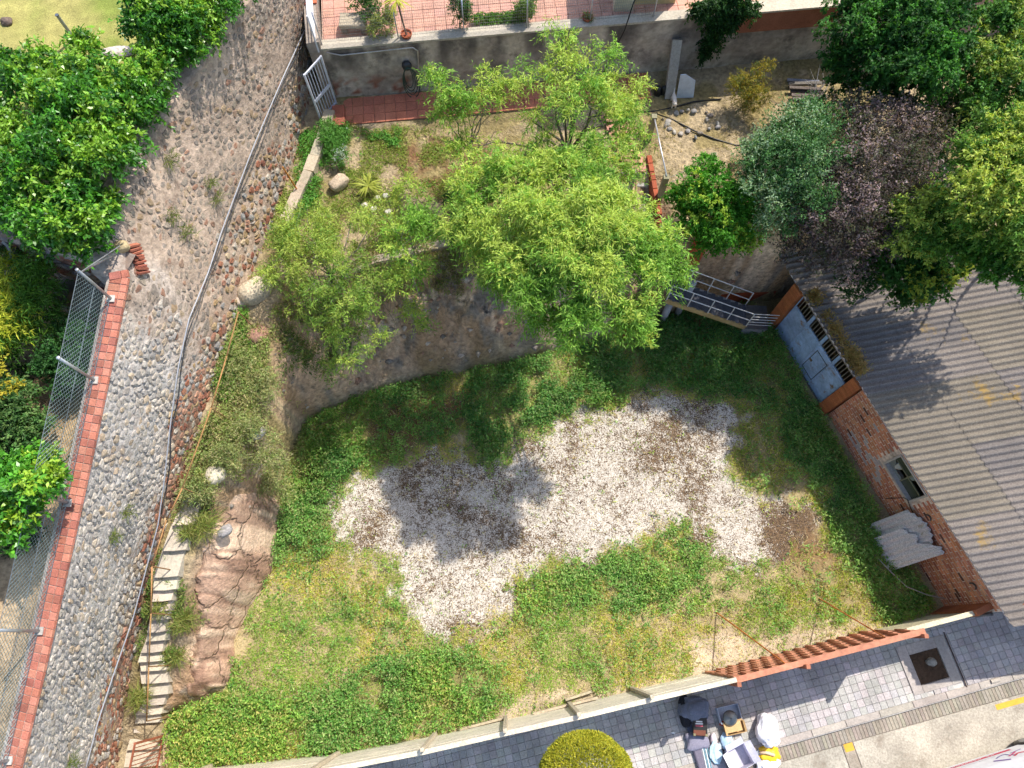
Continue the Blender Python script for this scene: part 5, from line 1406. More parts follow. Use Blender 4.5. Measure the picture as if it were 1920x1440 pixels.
# ------------------------------------------------------------------ things left out on the pavement
def oriented(a):
    return np.array([[math.cos(a), math.sin(a), 0], [-math.sin(a), math.cos(a), 0], [0, 0, 1]])
GND = .12
def open_box(name, c, w, d, h, col, ax, label, flap=.12, inner=None):
    t = thing(name, c, label, "box"); c = np.asarray(c, float); th = .012
    for dx, dy, sx_, sy_ in ((-w / 2, 0, th, d), (w / 2, 0, th, d), (0, -d / 2, w - th * 2.2, th), (0, d / 2, w - th * 2.2, th)):
        MB().box(c + np.array([dx, dy, h / 2]) @ ax, (sx_, sy_, h), col, ax).build("side", CLOTH, t)
    MB().box(c + [0, 0, .008], (w, d, .012), col * .9, ax).build("bottom", CLOTH, t)
    for dx, dy, fx, fy in ((-w / 2, 0, -1, 0), (w / 2, 0, 1, 0), (0, d / 2, 0, 1)):
        if flap <= 0: break
        q = c + np.array([dx + fx * flap * .4, dy + fy * flap * .4, h + flap * .3]) @ ax
        v_ = np.array([fx, fy, .55]); v_ /= np.linalg.norm(v_); o_ = np.array([-fy, fx, 0]); ax2 = np.array([o_, v_, np.cross(o_, v_)]) @ ax
        MB().box(q, (d if fx else w, flap, .008), col, ax2).build("flap", CLOTH, t)
    return t
# backpack trolley
bp = thing("trolley_bag", P(1303, 1355, GND), "dark grey wheeled bag lying open in the fence's shadow", "bag")
blob_rock("bag_body", P(1301, 1328, GND + .22), (.4, .31, .24), CLOTH, hx('6a6c7a'), bp, seed=101, sub=5, amp=.2, flat=.8, f=3.4)
blob_rock("side_pocket", P(1284, 1332, GND + .16), (.16, .38, .2), CLOTH, hx('24252a'), bp, seed=102, sub=3, amp=.2)
blob_rock("cloth_tail", P(1306, 1388, GND + .1), (.3, .24, .12), CLOTH, hx('878698'), bp, seed=103, sub=4, amp=.3, flat=.8)
MB().beam(P(1290, 1345, .2), P(1298, 1392, .2), .12, .1, hx('5d6070')).build("strap", CLOTH, bp)
cs = thing("black_case", P(1311, 1358, .35), "black flat case with a small white print on the bag", "case")
ax = oriented(-.05)
MB().box(P(1312, 1357, .45), (.38, .62, .09), hx('15130f'), ax, .012).build("shell", PLAST, cs)
for dx in (-.16, .16):
    for dy in (-.27, .27): MB().box(P(1312, 1357, .455) + np.array([dx, dy, .04]) @ ax, (.07, .07, .035), hx('8d8768'), ax, .008).build("corner_guard", METAL, cs)
for k_ in range(3): MB().box(P(1311, 1353 + k_ * 4, .5), (.2 - .03 * (k_ == 0), .035, .006), (hx('d5d3d0'), hx('d5d3d0'), hx('b0505a'))[k_], ax).build("print", PAINT, cs)
MB().box(P(1312, 1374, .505), (.33, .13, .006), hx('6d3a22'), ax).build("brown_panel", PLAST, cs)
open_box("white_box", P(1364, 1337, GND), .58, .4, .22, hx('c3cad6'), oriented(.22), "pale box half in shadow beside the dark bag", flap=0)
MB().lathe(P(1368, 1346, .36), [(.02, 0), (.17, .0), (.2, .05), (.17, .09), (.02, .11)], hx('8a8c88'), 16).build("metal_bowl", METAL, smooth=True, label="grey upturned bowl on the pale box", cat="bowl")
cbx = open_box("cardboard_box", P(1374, 1363, GND), .5, .3, .22, hx('c2a070'), oriented(.2), "brown cardboard box in front of the pale box", flap=.05)
MB().box(P(1374, 1362, .345), (.48, .28, .012), hx('c8a878'), oriented(.2)).build("lid", CLOTH, cbx)
MB().tube([P(1349, 1358, .2), P(1356, 1352, .25), P(1361, 1356, .22), P(1355, 1361, .2), P(1349, 1358, .2)], .018, hx('c0452c'), 6).build("strap", PLAST, smooth=True, label="red looped strap beside the cardboard box", cat="strap")
blob_rock("plastic_bag", P(1439, 1370, GND + .2), (.3, .4, .26), PLAST, hx('e2e0e6'), seed=110, sub=5, amp=.2, flat=.85, f=3.2, label="white full plastic bag on the pavement", cat="bag")
blob_rock("blue_wrap", P(1362, 1390, GND + .07), (.16, .2, .08), PLAST, hx('a9cbe0'), seed=111, sub=4, amp=.3, f=3.5, label="light blue crumpled wrapper near the open box", cat="wrapper")
open_box("open_box", P(1382, 1417, GND), .52, .56, .34, hx('d3cfdc'), oriented(.45), "white open box with raised flaps", flap=.2)
gr = thing("folded_cloth", P(1332, 1424, GND), "grey folded blanket with striped edge on the setts", "blanket")
MB().box(P(1336, 1424, GND + .06), (.62, .75, .12), hx('8f8c94'), oriented(.2), .03).build("blanket", CLOTH, gr)
MB().box(P(1312, 1424, GND + .07), (.22, .7, .14), hx('6f6a78'), oriented(.25), .03).build("fold", CLOTH, gr)
for k_ in range(4): MB().box(P(1321 + k_ * 3, 1421, GND + .135), (.025, .68, .006), (hx('d8e0e2'), hx('6f98a5'))[k_ % 2], oriented(.15)).build("stripe", CLOTH, gr)
blob_rock("patterned_cloth", P(1342, 1411, GND + .16), (.16, .26, .05), CLOTH, hx('b5d0dc'), seed=113, sub=4, amp=.3, f=3., label="pale blue patterned cloth on the folded blanket", cat="cloth")
blob_rock("bottle_bag", P(1338, 1389, GND + .07), (.09, .2, .08), PLAST, hx('d8ccd4'), seed=114, sub=3, amp=.2, label="small white and pink pouch above the blanket", cat="pouch")
MB().tube([P(1345, 1392, .2), P(1352, 1402, .18), P(1360, 1408, .16)], .03, hx('55434c'), 6).build("umbrella", CLOTH, smooth=True, label="dark folded umbrella between pouch and open box", cat="umbrella")
rm = thing("radio", P(1413, 1414, GND), "small dark grey device on the kerb", "device")
MB().box(P(1413, 1413, GND + .06), (.32, .13, .1), hx('4d525c'), oriented(.22), .015).build("case", PLAST, rm)
MB().box(P(1418, 1412, GND + .115), (.1, .09, .006), hx('8f959c'), oriented(.22)).build("panel", PLAST, rm)
yb = thing("yellow_bag", P(1440, 1425, .0), "crumpled yellow and white bag in the gutter", "bag")
blob_rock("yellow_part", P(1438, 1413, .1), (.32, .22, .1), PLAST, hx('e0b828'), yb, seed=120, sub=4, amp=.28, f=3.)
blob_rock("white_part", P(1440, 1434, .1), (.3, .22, .1), PLAST, hx('e3dfe0'), yb, seed=121, sub=4, amp=.28, f=3.)
MB().tube([P(1424, 1412, .2), P(1436, 1411, .26), P(1452, 1416, .22)], .04, hx('d8b89a'), 6).build("roll", CLOTH, yb, smooth=True)
blob_rock("litter", P(1262, 1374, .13), (.06, .03, .015), PLAST, hx('d5dbe0'), seed=122, sub=2, label="scrap of white paper on the shaded pavement", cat="paper")

# delivery van at the corner of the picture
va = P(1752, 1446, .35); vd = (P(1935, 1388, .35) - va)[:2]; vd /= np.linalg.norm(vd); vn = np.array([vd[1], -vd[0]])
van = thing("parked_van", [*va[:2], -.03], "white van with red stripe lettering parked at the kerb", "van")
def vq(s, o, z): return np.array([*(va[:2] + vd * s + vn * o), z])
prof = [(.0, .35), (.0, .75), (.03, 1.2), (.16, 1.9), (.3, 2.05), (1.5, 2.05), (1.64, 1.9), (1.8, 1.2), (1.8, .35)]
V = []; L_ = 4.6; off = -1.0
for s_ in (off, off + L_):
    for o_, z_ in prof: V.append(vq(s_, o_, z_))
n = len(prof)
MB().add(V, [tuple(range(n)), tuple(range(n, 2 * n))[::-1]] + [(i_, n + i_, n + (i_ + 1) % n, (i_ + 1) % n) for i_ in range(n)], hx('dcdde0')).build("body", PLAST, van)
def side(s, z, o=-.004):
    zz_ = [.35, .75, 1.2, 1.9]; oo_ = [0, 0, .03, .16]; return vq(s, np.interp(z, zz_, oo_) + o, z)
def strip(s0, s1, z0, z1, col, name):
    MB().add([side(s0, z0), side(s1, z0), side(s1, z1), side(s0, z1)], [(0, 1, 2, 3)], col).build(name, PAINT, van)
strip(.05, 2.1, .48, .60, hx('c4405c'), "red_stripe")
for k_ in range(11):
    if k_ == 8: continue
    s_ = .28 + k_ * .125
    for dx in (0, .035, .065): MB().add([side(s_ + dx, .52, -.008), side(s_ + dx + .02, .52, -.008), side(s_ + dx + .014, .565, -.008), side(s_ + dx - .006, .565, -.008)], [(0, 1, 2, 3)], hx('f0e8ea')).build("letter", PAINT, van)
for k_ in range(6): strip(.55 + k_ * .17, .55 + k_ * .17 + .13, .70, .725, hx('bfc0c8'), "small_print")
def stroke(pts_, w, col, name="letter"):
    pts_ = np.array(pts_); T = np.gradient(pts_, axis=0); T /= np.linalg.norm(T, axis=1, keepdims=True); Nn = np.stack([-T[:, 1], T[:, 0]], 1)
    V = [side(*(p + n_ * w), -.008) for p, n_ in zip(pts_, Nn)] + [side(*(p - n_ * w), -.008) for p, n_ in zip(pts_, Nn)]; m_ = len(pts_)
    MB().add(V, [(i_, i_ + 1, m_ + i_ + 1, m_ + i_) for i_ in range(m_ - 1)], col).build(name, PAINT, van)
t_ = np.linspace(0, 1, 12)
stroke(np.stack([1.45 + .5 * t_, .88 - .10 * np.sin(t_ * 3.1) + .05 * t_ * 3 * (t_ > .7)], 1), .02, hx('6a5a94'))
stroke(np.stack([1.75 + .3 * t_, .98 - .16 * t_], 1), .025, hx('c84a74'))
stroke(np.stack([1.3 + .35 * t_, .98 + .2 * t_], 1), .035, hx('6d4a94'))
stroke(np.stack([1.9 + .35 * t_, .82 - .06 * t_], 1), .015, hx('6a5a94'))
stroke(np.stack([1.85 + .4 * t_, 1.05 - .1 * np.sin(t_ * 3.1)], 1), .03, hx('c8485c'))
for s_ in (-.35, 2.75):
    MB().lathe(vq(s_, .06, .28), [(.05, -.1), (.2, -.1), (.3, -.07), (.31, .03), (.29, .09), (.05, .09)], hx('1a1a1c'), 20, np.array([[vd[0], vd[1], 0], [0, 0, 1], [vn[0], vn[1], 0]])).build("wheel", PLAST, van, smooth=True)
    wh = [o for o in van.children if o.name.startswith("wheel")][-1]
    MB().lathe(vq(s_, -.045, .28), [(.01, -.01), (.17, -.005), (.19, .02)], hx('a5a8ac'), 20, np.array([[vd[0], vd[1], 0], [0, 0, 1], [vn[0], vn[1], 0]])).build("rim", METAL, wh, smooth=True)
MB().add([vq(off + .4, .32, 2.056), vq(off + L_ - .3, .32, 2.056), vq(off + L_ - .3, 1.48, 2.056), vq(off + .4, 1.48, 2.056)], [(0, 3, 2, 1)], hx('d0d2d6')).build("roof_panel", PLAST, van)
MB().add([side(2.2, 1.2, -.006), side(3.3, 1.2, -.006), side(3.25, 1.8, -.006), side(2.25, 1.8, -.006)], [(0, 1, 2, 3)], hx('22262e')).build("side_window", GLASSM, van)
# ------------------------------------------------------------------ trees, hedges and bushes
G = lambda *c: [hx(x) for x in c]
# hedge that crowns the old wall
hb = BL([(30, 150, 8.9, 50), (95, 145, 9.0, 50), (158, 105, 8.9, 38), (150, 165, 9.1, 55), (235, 160, 9.0, 56), (285, 150, 8.8, 42), (60, 210, 9.2, 70), (150, 230, 9.2, 75), (235, 235, 8.9, 58), (285, 205, 8.6, 38),
         (30, 290, 9.1, 75), (110, 310, 9.1, 75), (185, 310, 8.9, 62), (225, 285, 8.5, 38), (70, 390, 8.9, 62), (140, 395, 8.8, 65), (185, 400, 8.5, 40), (110, 430, 8.6, 45), (165, 450, 8.3, 40), (-50, 250, 9.2, 80), (-40, 360, 9., 70)])
tree("laurel_hedge", P(120, 300, 8.0), hb, "large glossy green hedge spilling over the old wall", "hedge", 5200, 13, .115, .055, .26, G('4f8a26', '457f24', '3d7424', '5a962c'), 201, mat=GLOSS, tip=hx('86b23a'), r0=.12, nb=8, inner=.2, lump=.18, tipf=.4)
hb2 = BL([(268, 48, 9.1, 36), (300, 30, 9.3, 50), (345, 40, 9.1, 45), (385, 50, 8.7, 35), (300, 85, 9.0, 42), (345, 95, 8.7, 36), (400, 5, 8.9, 42), (430, -20, 8.8, 40), (280, -10, 9.2, 40), (330, -30, 9.3, 50)])
tree("laurel_bush", P(310, 40, 8.0), hb2, "smaller glossy green bush at the top of the old wall", "bush", 2100, 13, .105, .05, .25, G('4f8a26', '457f24', '3d7424'), 202, mat=GLOSS, tip=hx('86b23a'), r0=.09, nb=5, inner=.2)
# sunken garden plants
tree("bamboo", P(45, 560, GZ), BL([(30, 520, 7.0, 55), (60, 545, 7.2, 50), (20, 600, 7.0, 55), (70, 600, 6.8, 45), (5, 640, 6.6, 40)]), "yellow-green feathery bamboo clump in the sunken garden", "bamboo", 1500, 12, .15, .022, .35, G('55822a', '466f26', '6a9430'), 203, tip=hx('b7bf3c'), tipf=.3, r0=.04, droop=.5)
tree("round_shrub", P(135, 640, GZ), BL([(140, 635, 6.6, 50), (120, 670, 6.5, 42), (150, 680, 6.6, 40), (130, 710, 6.3, 34)]), "dark green shrub behind the chain link fence", "shrub", 1500, 10, .07, .035, .14, G('3d6a30', '34602c', '47753a'), 204, r0=.05, nb=3)
tree("lemon_tree", P(60, 930, 6.2), BL([(5, 930, 7.8, 42), (45, 905, 7.9, 45), (80, 900, 7.7, 36), (35, 965, 7.7, 45), (-5, 970, 7.6, 35), (75, 870, 7.6, 30), (-20, 900, 7.7, 40)]), "bright green lemon tree behind the chain link fence", "tree", 1250, 11, .12, .06, .22, G('55962a', '4a8a28', '66a834'), 205, mat=GLOSS, tip=hx('9abf3c'), r0=.06, nb=5)
tree("mixed_shrub", P(30, 780, GZ), BL([(25, 760, 6.6, 48), (50, 790, 6.6, 38), (10, 810, 6.5, 45), (75, 800, 6.3, 24), (-20, 740, 6.8, 50)]), "silvery green shrub with yellow edge near the garden path", "shrub", 1100, 10, .085, .04, .18, G('5a7f42', '4a7238', '6f8f50'), 206, tip=hx('b9b03c'), tipf=.2, r0=.05, nb=3)
tree("dark_shrub", P(40, 860, GZ), BL([(60, 860, 6.2, 42), (10, 870, 6.2, 42), (30, 1010, 6.0, 30), (0, 690, 6.2, 40), (60, 1000, 6.2, 20)]), "dark leafy undergrowth between the garden shrubs", "shrub", 900, 10, .08, .04, .16, G('2f5526', '28481f', '3d6630'), 207, r0=.04, nb=2)
# almond trees on the terrace
AL = G('7aa83e', '86b246', '6c9a3a', '92ba50')
ALT = hx('b2c85a')
main = BL([(890, 365, 7.0, 50), (960, 350, 7.4, 58), (1040, 335, 7.6, 58), (1110, 350, 7.6, 52), (880, 425, 6.9, 46), (950, 420, 7.5, 66), (1030, 410, 8.0, 70), (1115, 405, 8.0, 66), (1180, 405, 7.5, 48), (910, 480, 6.8, 46), (985, 490, 7.5, 62), (1070, 480, 8.0, 70), (1150, 470, 8.0, 66), (1220, 465, 7.5, 50),
           (960, 540, 6.8, 42), (1040, 550, 7.6, 56), (1120, 545, 7.8, 64), (1195, 530, 7.6, 56), (1250, 485, 7.1, 38), (1040, 610, 6.8, 34), (1170, 590, 7.2, 44), (1190, 622, 6.8, 26), (1095, 605, 7.2, 44), (1010, 590, 6.6, 26), (1262, 520, 6.9, 26)])
tree("almond_tree", P(1075, 425, 4.0), main, "largest almond tree, dense feathery crown over the cliff edge", "tree", 6400, 15, .13, .025, .36, AL, 210, tip=ALT, tipf=.5, r0=.13, twigs=3, droop=.6, inner=.16, lump=.42, clump=6, cr=.27, bark=hx('6f665c'))
up = BL([(1040, 105, 7.9, 42), (1000, 150, 7.8, 42), (1075, 150, 8.0, 50), (1125, 120, 7.8, 36), (1150, 175, 7.7, 46), (1185, 225, 7.5, 42), (1125, 220, 7.8, 48), (1055, 205, 7.9, 46), (1195, 180, 7.5, 30), (1195, 270, 7.1, 36), (1010, 275, 7.2, 30), (1080, 275, 7.6, 52), (1150, 295, 7.4, 40), (870, 290, 6.2, 26), (920, 300, 6.6, 34), (1040, 320, 7.2, 40), (1000, 310, 6.9, 34), (960, 300, 6.6, 26), (1110, 320, 7.3, 40), (1000, 220, 7.3, 24), (1180, 330, 6.9, 30)])
tree("almond_tree", P(1060, 330, 4.0), up, "tall loose almond tree in front of the stained back wall", "tree", 1700, 14, .12, .022, .36, AL, 211, tip=ALT, tipf=.55, r0=.09, twigs=6, droop=.5, inner=.07, lump=.45, clump=4, cr=.26, bark=hx('6f665c'))
lf = BL([(840, 172, 7.0, 34), (812, 155, 7.0, 24), (880, 185, 6.9, 32), (845, 215, 6.6, 32), (915, 150, 6.9, 22), (925, 190, 6.8, 22), (870, 275, 6., 26), (950, 160, 7.0, 22)])
tree("almond_tree", P(880, 330, 4.0), lf, "slender almond tree with bare twigs left of the tall one", "tree", 480, 14, .125, .024, .36, AL, 212, tip=ALT, tipf=.5, r0=.05, twigs=7, droop=.5, clump=4, cr=.28, inner=.1, bark=hx('8d857a'))
lw_ = BL([(560, 440, 5.2, 48), (530, 470, 5.1, 42), (600, 470, 5.4, 50), (640, 440, 5.3, 40), (580, 400, 5.0, 30), (660, 500, 5.2, 36), (590, 520, 5.2, 48), (640, 560, 5.0, 42), (520, 520, 4.8, 34), (700, 540, 5.0, 40), (690, 580, 4.6, 36), (610, 600, 4.6, 36), (650, 650, 4.2, 34), (700, 640, 4.0, 26), (640, 690, 3.4, 24), (560, 570, 4.6, 30), (690, 410, 5.0, 30), (740, 390, 5.0, 30)])
tree("almond_tree", P(620, 520, 4.0), lw_, "sprawling almond thicket at the terrace corner above the bank", "tree", 1800, 13, .11, .021, .32, G('7a9c40', '8aa846', '6a8e3a', '98ae50'), 213, tip=hx('a8bc56'), tipf=.4, r0=.05, twigs=5, droop=.45, inner=.1, lump=.45, clump=4, cr=.28, bark=hx('8d857a'))
md = BL([(760, 440, 5.6, 34), (800, 400, 5.6, 34), (780, 360, 5.3, 26), (820, 430, 5.4, 24), (740, 470, 5.4, 28), (800, 510, 5.0, 24), (760, 520, 4.8, 28), (775, 590, 3.8, 20), (790, 610, 3.4, 16)])
tree("almond_tree", P(775, 470, 4.0), md, "thin young almond tree with grey stems at the terrace edge", "tree", 560, 13, .12, .024, .36, AL, 214, tip=ALT, tipf=.4, r0=.04, twigs=6, droop=.5, lump=.35, clump=4, cr=.3, inner=.1, bark=hx('9a938a'))
tree("dark_bush", P(870, 400, 4.0), BL([(862, 390, 4.7, 26), (880, 420, 4.8, 32), (870, 450, 4.6, 28), (900, 470, 4.4, 30)]), "dark green bush in the almond tree's shade at the terrace edge", "bush", 700, 10, .08, .04, .16, G('3f6f2c', '366328', '4d7f34'), 215, r0=.04, nb=2)
# right-hand bushes
tree("bright_bush", P(1335, 400, 4.0), BL([(1335, 355, 5.6, 52), (1300, 385, 5.2, 42), (1370, 380, 5.4, 45), (1300, 420, 4.9, 40), (1350, 425, 5.0, 52), (1395, 420, 5.0, 38), (1330, 450, 4.5, 38), (1380, 455, 4.4, 34), (1280, 370, 5.1, 26)]), "bright green bush with yellow tips at the terrace edge", "bush", 2300, 12, .085, .045, .18, G('55962a', '458424', '61a030'), 220, mat=LEAF, tip=hx('a6c648'), tipf=.22, r0=.06, nb=4)
tree("silver_tree", P(1475, 360, 4.0), BL([(1470, 260, 6.4, 52), (1520, 245, 6.5, 45), (1430, 300, 6.2, 48), (1490, 310, 6.5, 58), (1540, 290, 6.5, 45), (1430, 350, 5.9, 45), (1480, 370, 6.0, 52), (1450, 400, 5.5, 48), (1520, 380, 5.9, 45), (1500, 215, 6.3, 28), (1550, 230, 6.3, 28), (1410, 300, 6.0, 26)]), "blue-green tree with silvery upright shoots", "tree", 2500, 13, .08, .034, .36, G('557f48', '46703e', '628f54', '4d7946'), 221, tip=hx('92ae86'), tipf=.25, r0=.08, nb=6, updir=1.1, droop=.05, inner=.25)
tree("purple_plum_tree", P(1610, 380, 4.0), BL([(1590, 240, 6.4, 53), (1640, 250, 6.5, 57), (1700, 240, 6.4, 50), (1740, 260, 6.2, 35), (1580, 310, 6.3, 57), (1640, 320, 6.5, 64), (1700, 310, 6.3, 53), (1560, 380, 5.9, 55), (1620, 390, 6.1, 64), (1680, 370, 6.0, 53), (1520, 440, 5.3, 46), (1570, 450, 5.5, 55), (1630, 450, 5.6, 51), (1500, 400, 5.5, 40), (1530, 490, 4.9, 33), (1590, 500, 4.9, 37), (1480, 470, 4.7, 31), (1690, 210, 6.3, 29), (1750, 215, 6.1, 20)]),
     "dark purple plum tree between the silvery and yellow trees", "tree", 2700, 13, .085, .034, .42, G('54484a', '5d5050', '4a4640', '56593f', '6a5c5c', '625a54', '5a6248'), 222, tip=hx('9a8888'), tipf=.26, r0=.09, nb=7, updir=1.0, droop=.05, inner=.3, lump=.3)
IV = G('2f5c24', '386a28', '27501f', '41742c')
tree("ivy_tree", P(1690, 140, 4.0), BL([(1620, 60, 7.3, 70), (1690, 50, 7.7, 80), (1760, 60, 7.5, 70), (1600, 120, 6.7, 52), (1670, 120, 7.3, 75), (1740, 120, 7.3, 70), (1640, 165, 6.3, 45), (1710, 175, 6.3, 45), (1620, 0, 7.3, 60), (1690, -20, 7.5, 70), (1770, 0, 7.5, 60), (1580, 150, 6.1, 30), (1790, 110, 6.9, 45)]), "big dark green ivy-clad tree by the back wall", "tree", 4300, 11, .10, .06, .2, IV, 223, tip=hx('4f8a34'), tipf=.3, r0=.16, nb=6, lump=.2, inner=.15)
tree("laurel_tree", P(1880, 150, 4.0), BL([(1860, 60, 7.2, 55), (1910, 40, 7.4, 60), (1850, 130, 7.0, 52), (1910, 130, 7.2, 60), (1840, 190, 6.7, 45), (1900, 200, 6.8, 50), (1820, 160, 6.5, 30), (1950, 90, 7.4, 60), (1960, 170, 7.0, 60), (1880, 0, 7.2, 50)]), "light-flecked green tree in the top right corner", "tree", 2300, 12, .10, .05, .24, G('4f8034', '447430', '5f8f40'), 224, tip=hx('98b050'), tipf=.4, r0=.1, nb=6)
YT = hx('b4c65a'); YG = G('5f8a34', '517c2d', '719a3c')
tree("golden_tree", P(1880, 380, 3.9), BL([(1860, 270, 8.0, 55), (1910, 260, 8.2, 58), (1835, 295, 7.8, 42), (1815, 330, 7.6, 36), (1870, 330, 8.1, 65), (1930, 330, 8.1, 60), (1830, 370, 7.7, 55), (1900, 400, 7.7, 60), (1860, 430, 7.1, 50), (1920, 460, 7.0, 50), (1805, 385, 7.3, 32), (1960, 400, 7.6, 60)]), "large tree with yellow-green blossom tips at the right edge", "tree", 3600, 13, .09, .04, .26, YG, 225, tip=YT, tipf=.5, r0=.1, nb=3, lump=.25)
tree("golden_tree", P(1760, 440, 3.9), BL([(1730, 400, 6.4, 45), (1780, 410, 6.3, 42), (1710, 440, 6.0, 42), (1760, 455, 6.0, 48), (1800, 450, 5.8, 35), (1690, 400, 6.1, 30), (1740, 380, 6.3, 32)]), "smaller yellow-tipped tree leaning over the shed roof", "tree", 1700, 13, .085, .04, .24, YG, 226, tip=YT, tipf=.5, r0=.06, nb=2)
tree("green_tree", P(1690, 470, 3.9), BL([(1680, 490, 5.1, 45), (1730, 500, 5.2, 48), (1650, 500, 4.7, 40), (1700, 530, 4.6, 42), (1755, 530, 4.7, 40), (1640, 470, 4.7, 36), (1790, 500, 4.9, 30), (1690, 560, 4.2, 20)]), "dark green tree overhanging the shed's corrugated roof", "tree", 1900, 12, .09, .05, .2, G('3d6a28', '345f24', '47772e'), 227, tip=hx('98a83c'), tipf=.16, r0=.05, nb=2)
tree("green_tree", P(1870, 480, 3.9), BL([(1850, 480, 6.3, 36), (1890, 490, 6.3, 36), (1870, 520, 5.9, 26), (1925, 470, 6.5, 42), (1820, 480, 6.1, 22), (1940, 520, 6.1, 40)]), "green tree tufts reaching over the roof at right edge", "tree", 900, 12, .09, .045, .2, G('4a7f2c', '3f7028', '5a8f34'), 228, r0=.05, nb=1)
tree("undergrowth_bush", P(1700, 420, 4.0), BL([(1600, 540, 4.2, 30), (1640, 430, 5.2, 46), (1720, 330, 5.4, 60), (1560, 200, 4.8, 34), (1800, 250, 5.2, 70), (1780, 200, 5.0, 60)]), "dark shaded undergrowth between the right-hand trees", "bush", 1500, 11, .09, .045, .2, G('2f5526', '28481f', '35602a'), 229, r0=.05, nb=3)
# ivy hanging over the back wall, yellow conifer below, dead bush
wI = lambda u, v, z, r: [*wl(u, v, z, .12), r, .16, r * 1.3]
tree("hanging_ivy", wl(1350, 60, 6.0, .1), [wI(1330, 10, 6.3, .4), wI(1370, 0, 6.4, .4), wI(1310, 20, 6.2, .25), wI(1345, 50, 5.6, .34), wI(1365, 40, 5.8, .3), wI(1335, 90, 5.1, .24), wI(1325, 120, 4.7, .14), wI(1400, 10, 6.2, .22)], "dark ivy hanging over the back wall in a long tongue", "ivy", 1300, 11, .09, .045, .2, G('2d5222', '27481f', '38602a'), 230, trunk=False, crownname="foliage", droop=.8)
tree("yellow_conifer", P(1405, 185, 4.0), BL([(1400, 160, 4.9, 30), (1425, 140, 5.1, 20), (1385, 180, 4.6, 28), (1425, 175, 4.7, 26), (1440, 125, 5.0, 12), (1405, 195, 4.4, 28)]), "small yellowing conifer in front of the back wall", "conifer", 700, 12, .06, .018, .2, G('93862e', 'a39434', '7a7a2c', '5f6f30'), 231, r0=.04, nb=4, twigs=3)
dbm = MB(); q0 = P(1525, 190, 4.0); r_ = np.random.default_rng(8)
for k_ in range(26):
    d = r_.normal(size=3); d[2] = abs(d[2]) + .5; d /= np.linalg.norm(d); m = q0 + d * .5 + r_.normal(size=3) * .05
    dbm.tube([q0 + r_.normal(size=3) * .04 * [1, 1, 0], m, m + d * .35 + r_.normal(size=3) * .12], [.014, .009, .003], hx('a8a4a0'), 4)
dbm.build("dead_bush", BARK, label="bare grey dead bush in front of the plank pile", cat="bush")
# clipped street tree
bt = P(1100, 1470, 3.0)
ctr = thing("clipped_tree", [bt[0], bt[1], .1], "clipped round yellow-green street tree at the bottom edge", "tree")
r_ = np.random.default_rng(240); n = 46000; d = r_.normal(size=(n, 3)); d /= np.linalg.norm(d, axis=1, keepdims=True)
q = bt + d * np.array([1.12, 1.12, 1.0]) * (1 - np.abs(r_.normal(size=(n, 1))) * .035 + .02 * noise3(d, 6., 4)[:, None])
ld = d + r_.normal(size=(n, 3)) * .55; ld /= np.linalg.norm(ld, axis=1, keepdims=True)
V, F = leaf_mesh(q, ld, .055 * r_.uniform(.5, 1.4, n), .026 * r_.uniform(.7, 1.3, n), r_)
mesh_arr("crown", V, F, np.repeat(np.asarray(G('b4b236', 'a4a832', 'c2bc3c', '949c30'))[r_.integers(4, size=n)] * r_.uniform(.7, 1.2, (n, 1)), 4, 0), LEAF, ctr)
limbs([bt[0], bt[1], .1], [[*bt, 1.1, 1.1, 1.]], .08, hx('6b5f55'), r_).build("trunk", BARK, ctr, smooth=True)
# spiky plant and flowering clump on the terrace
yk = thing("spiky_plant", P(690, 352, 4.0), "spiky yellow-green rosette plant on the terrace", "plant")
fronds(P(690, 348, 4.3), 46, .46, .022, hx('a5ad4c'), 31, parent=yk)
tree("flowering_shrub", P(630, 270, 4.05), BL([(632, 285, 4.35, 24), (620, 262, 4.3, 22), (642, 255, 4.2, 18), (615, 240, 4.3, 18)]), "feathery green clump with tiny pale flowers at the terrace corner", "shrub", 620, 10, .07, .022, .2, G('5f9440', '6fa04a', '548a38'), 241, r0=.02, nb=2, tip=hx('a8b8a8'), tipf=.06)

# ------------------------------------------------------------------ weeds and grass
def scatter(x0, x1, y0, y1, n, rng): return rng.uniform(x0, x1, n), rng.uniform(y0, y1, n)
rng = np.random.default_rng(77)
fy_ = lambda x: np.interp(x, FENCE_LINE[:, 0], FENCE_LINE[:, 1])
def lot_z(x, y): return LOTZ + (fbm(x * .8, y * .8, 3) - .5) * .12 + (fbm(x * 4, y * 4, 3) - .5) * .05
def shed_out(x, y): return ((x - SA[0]) * sn[0] + (y - SA[1]) * sn[1]) > .18
x, y = scatter(-11, 12.8, -4.6, 12.2, 200000, rng)
g, br, so, pa, wd, ye = zones(x, y)
ok = inpoly(x, y, LOT) & (y > fy_(x) + .08) & shed_out(x, y)
pat = fbm(x * .75 + 5, y * .75, 4); fine = fbm(x * 3, y * 3, 3)
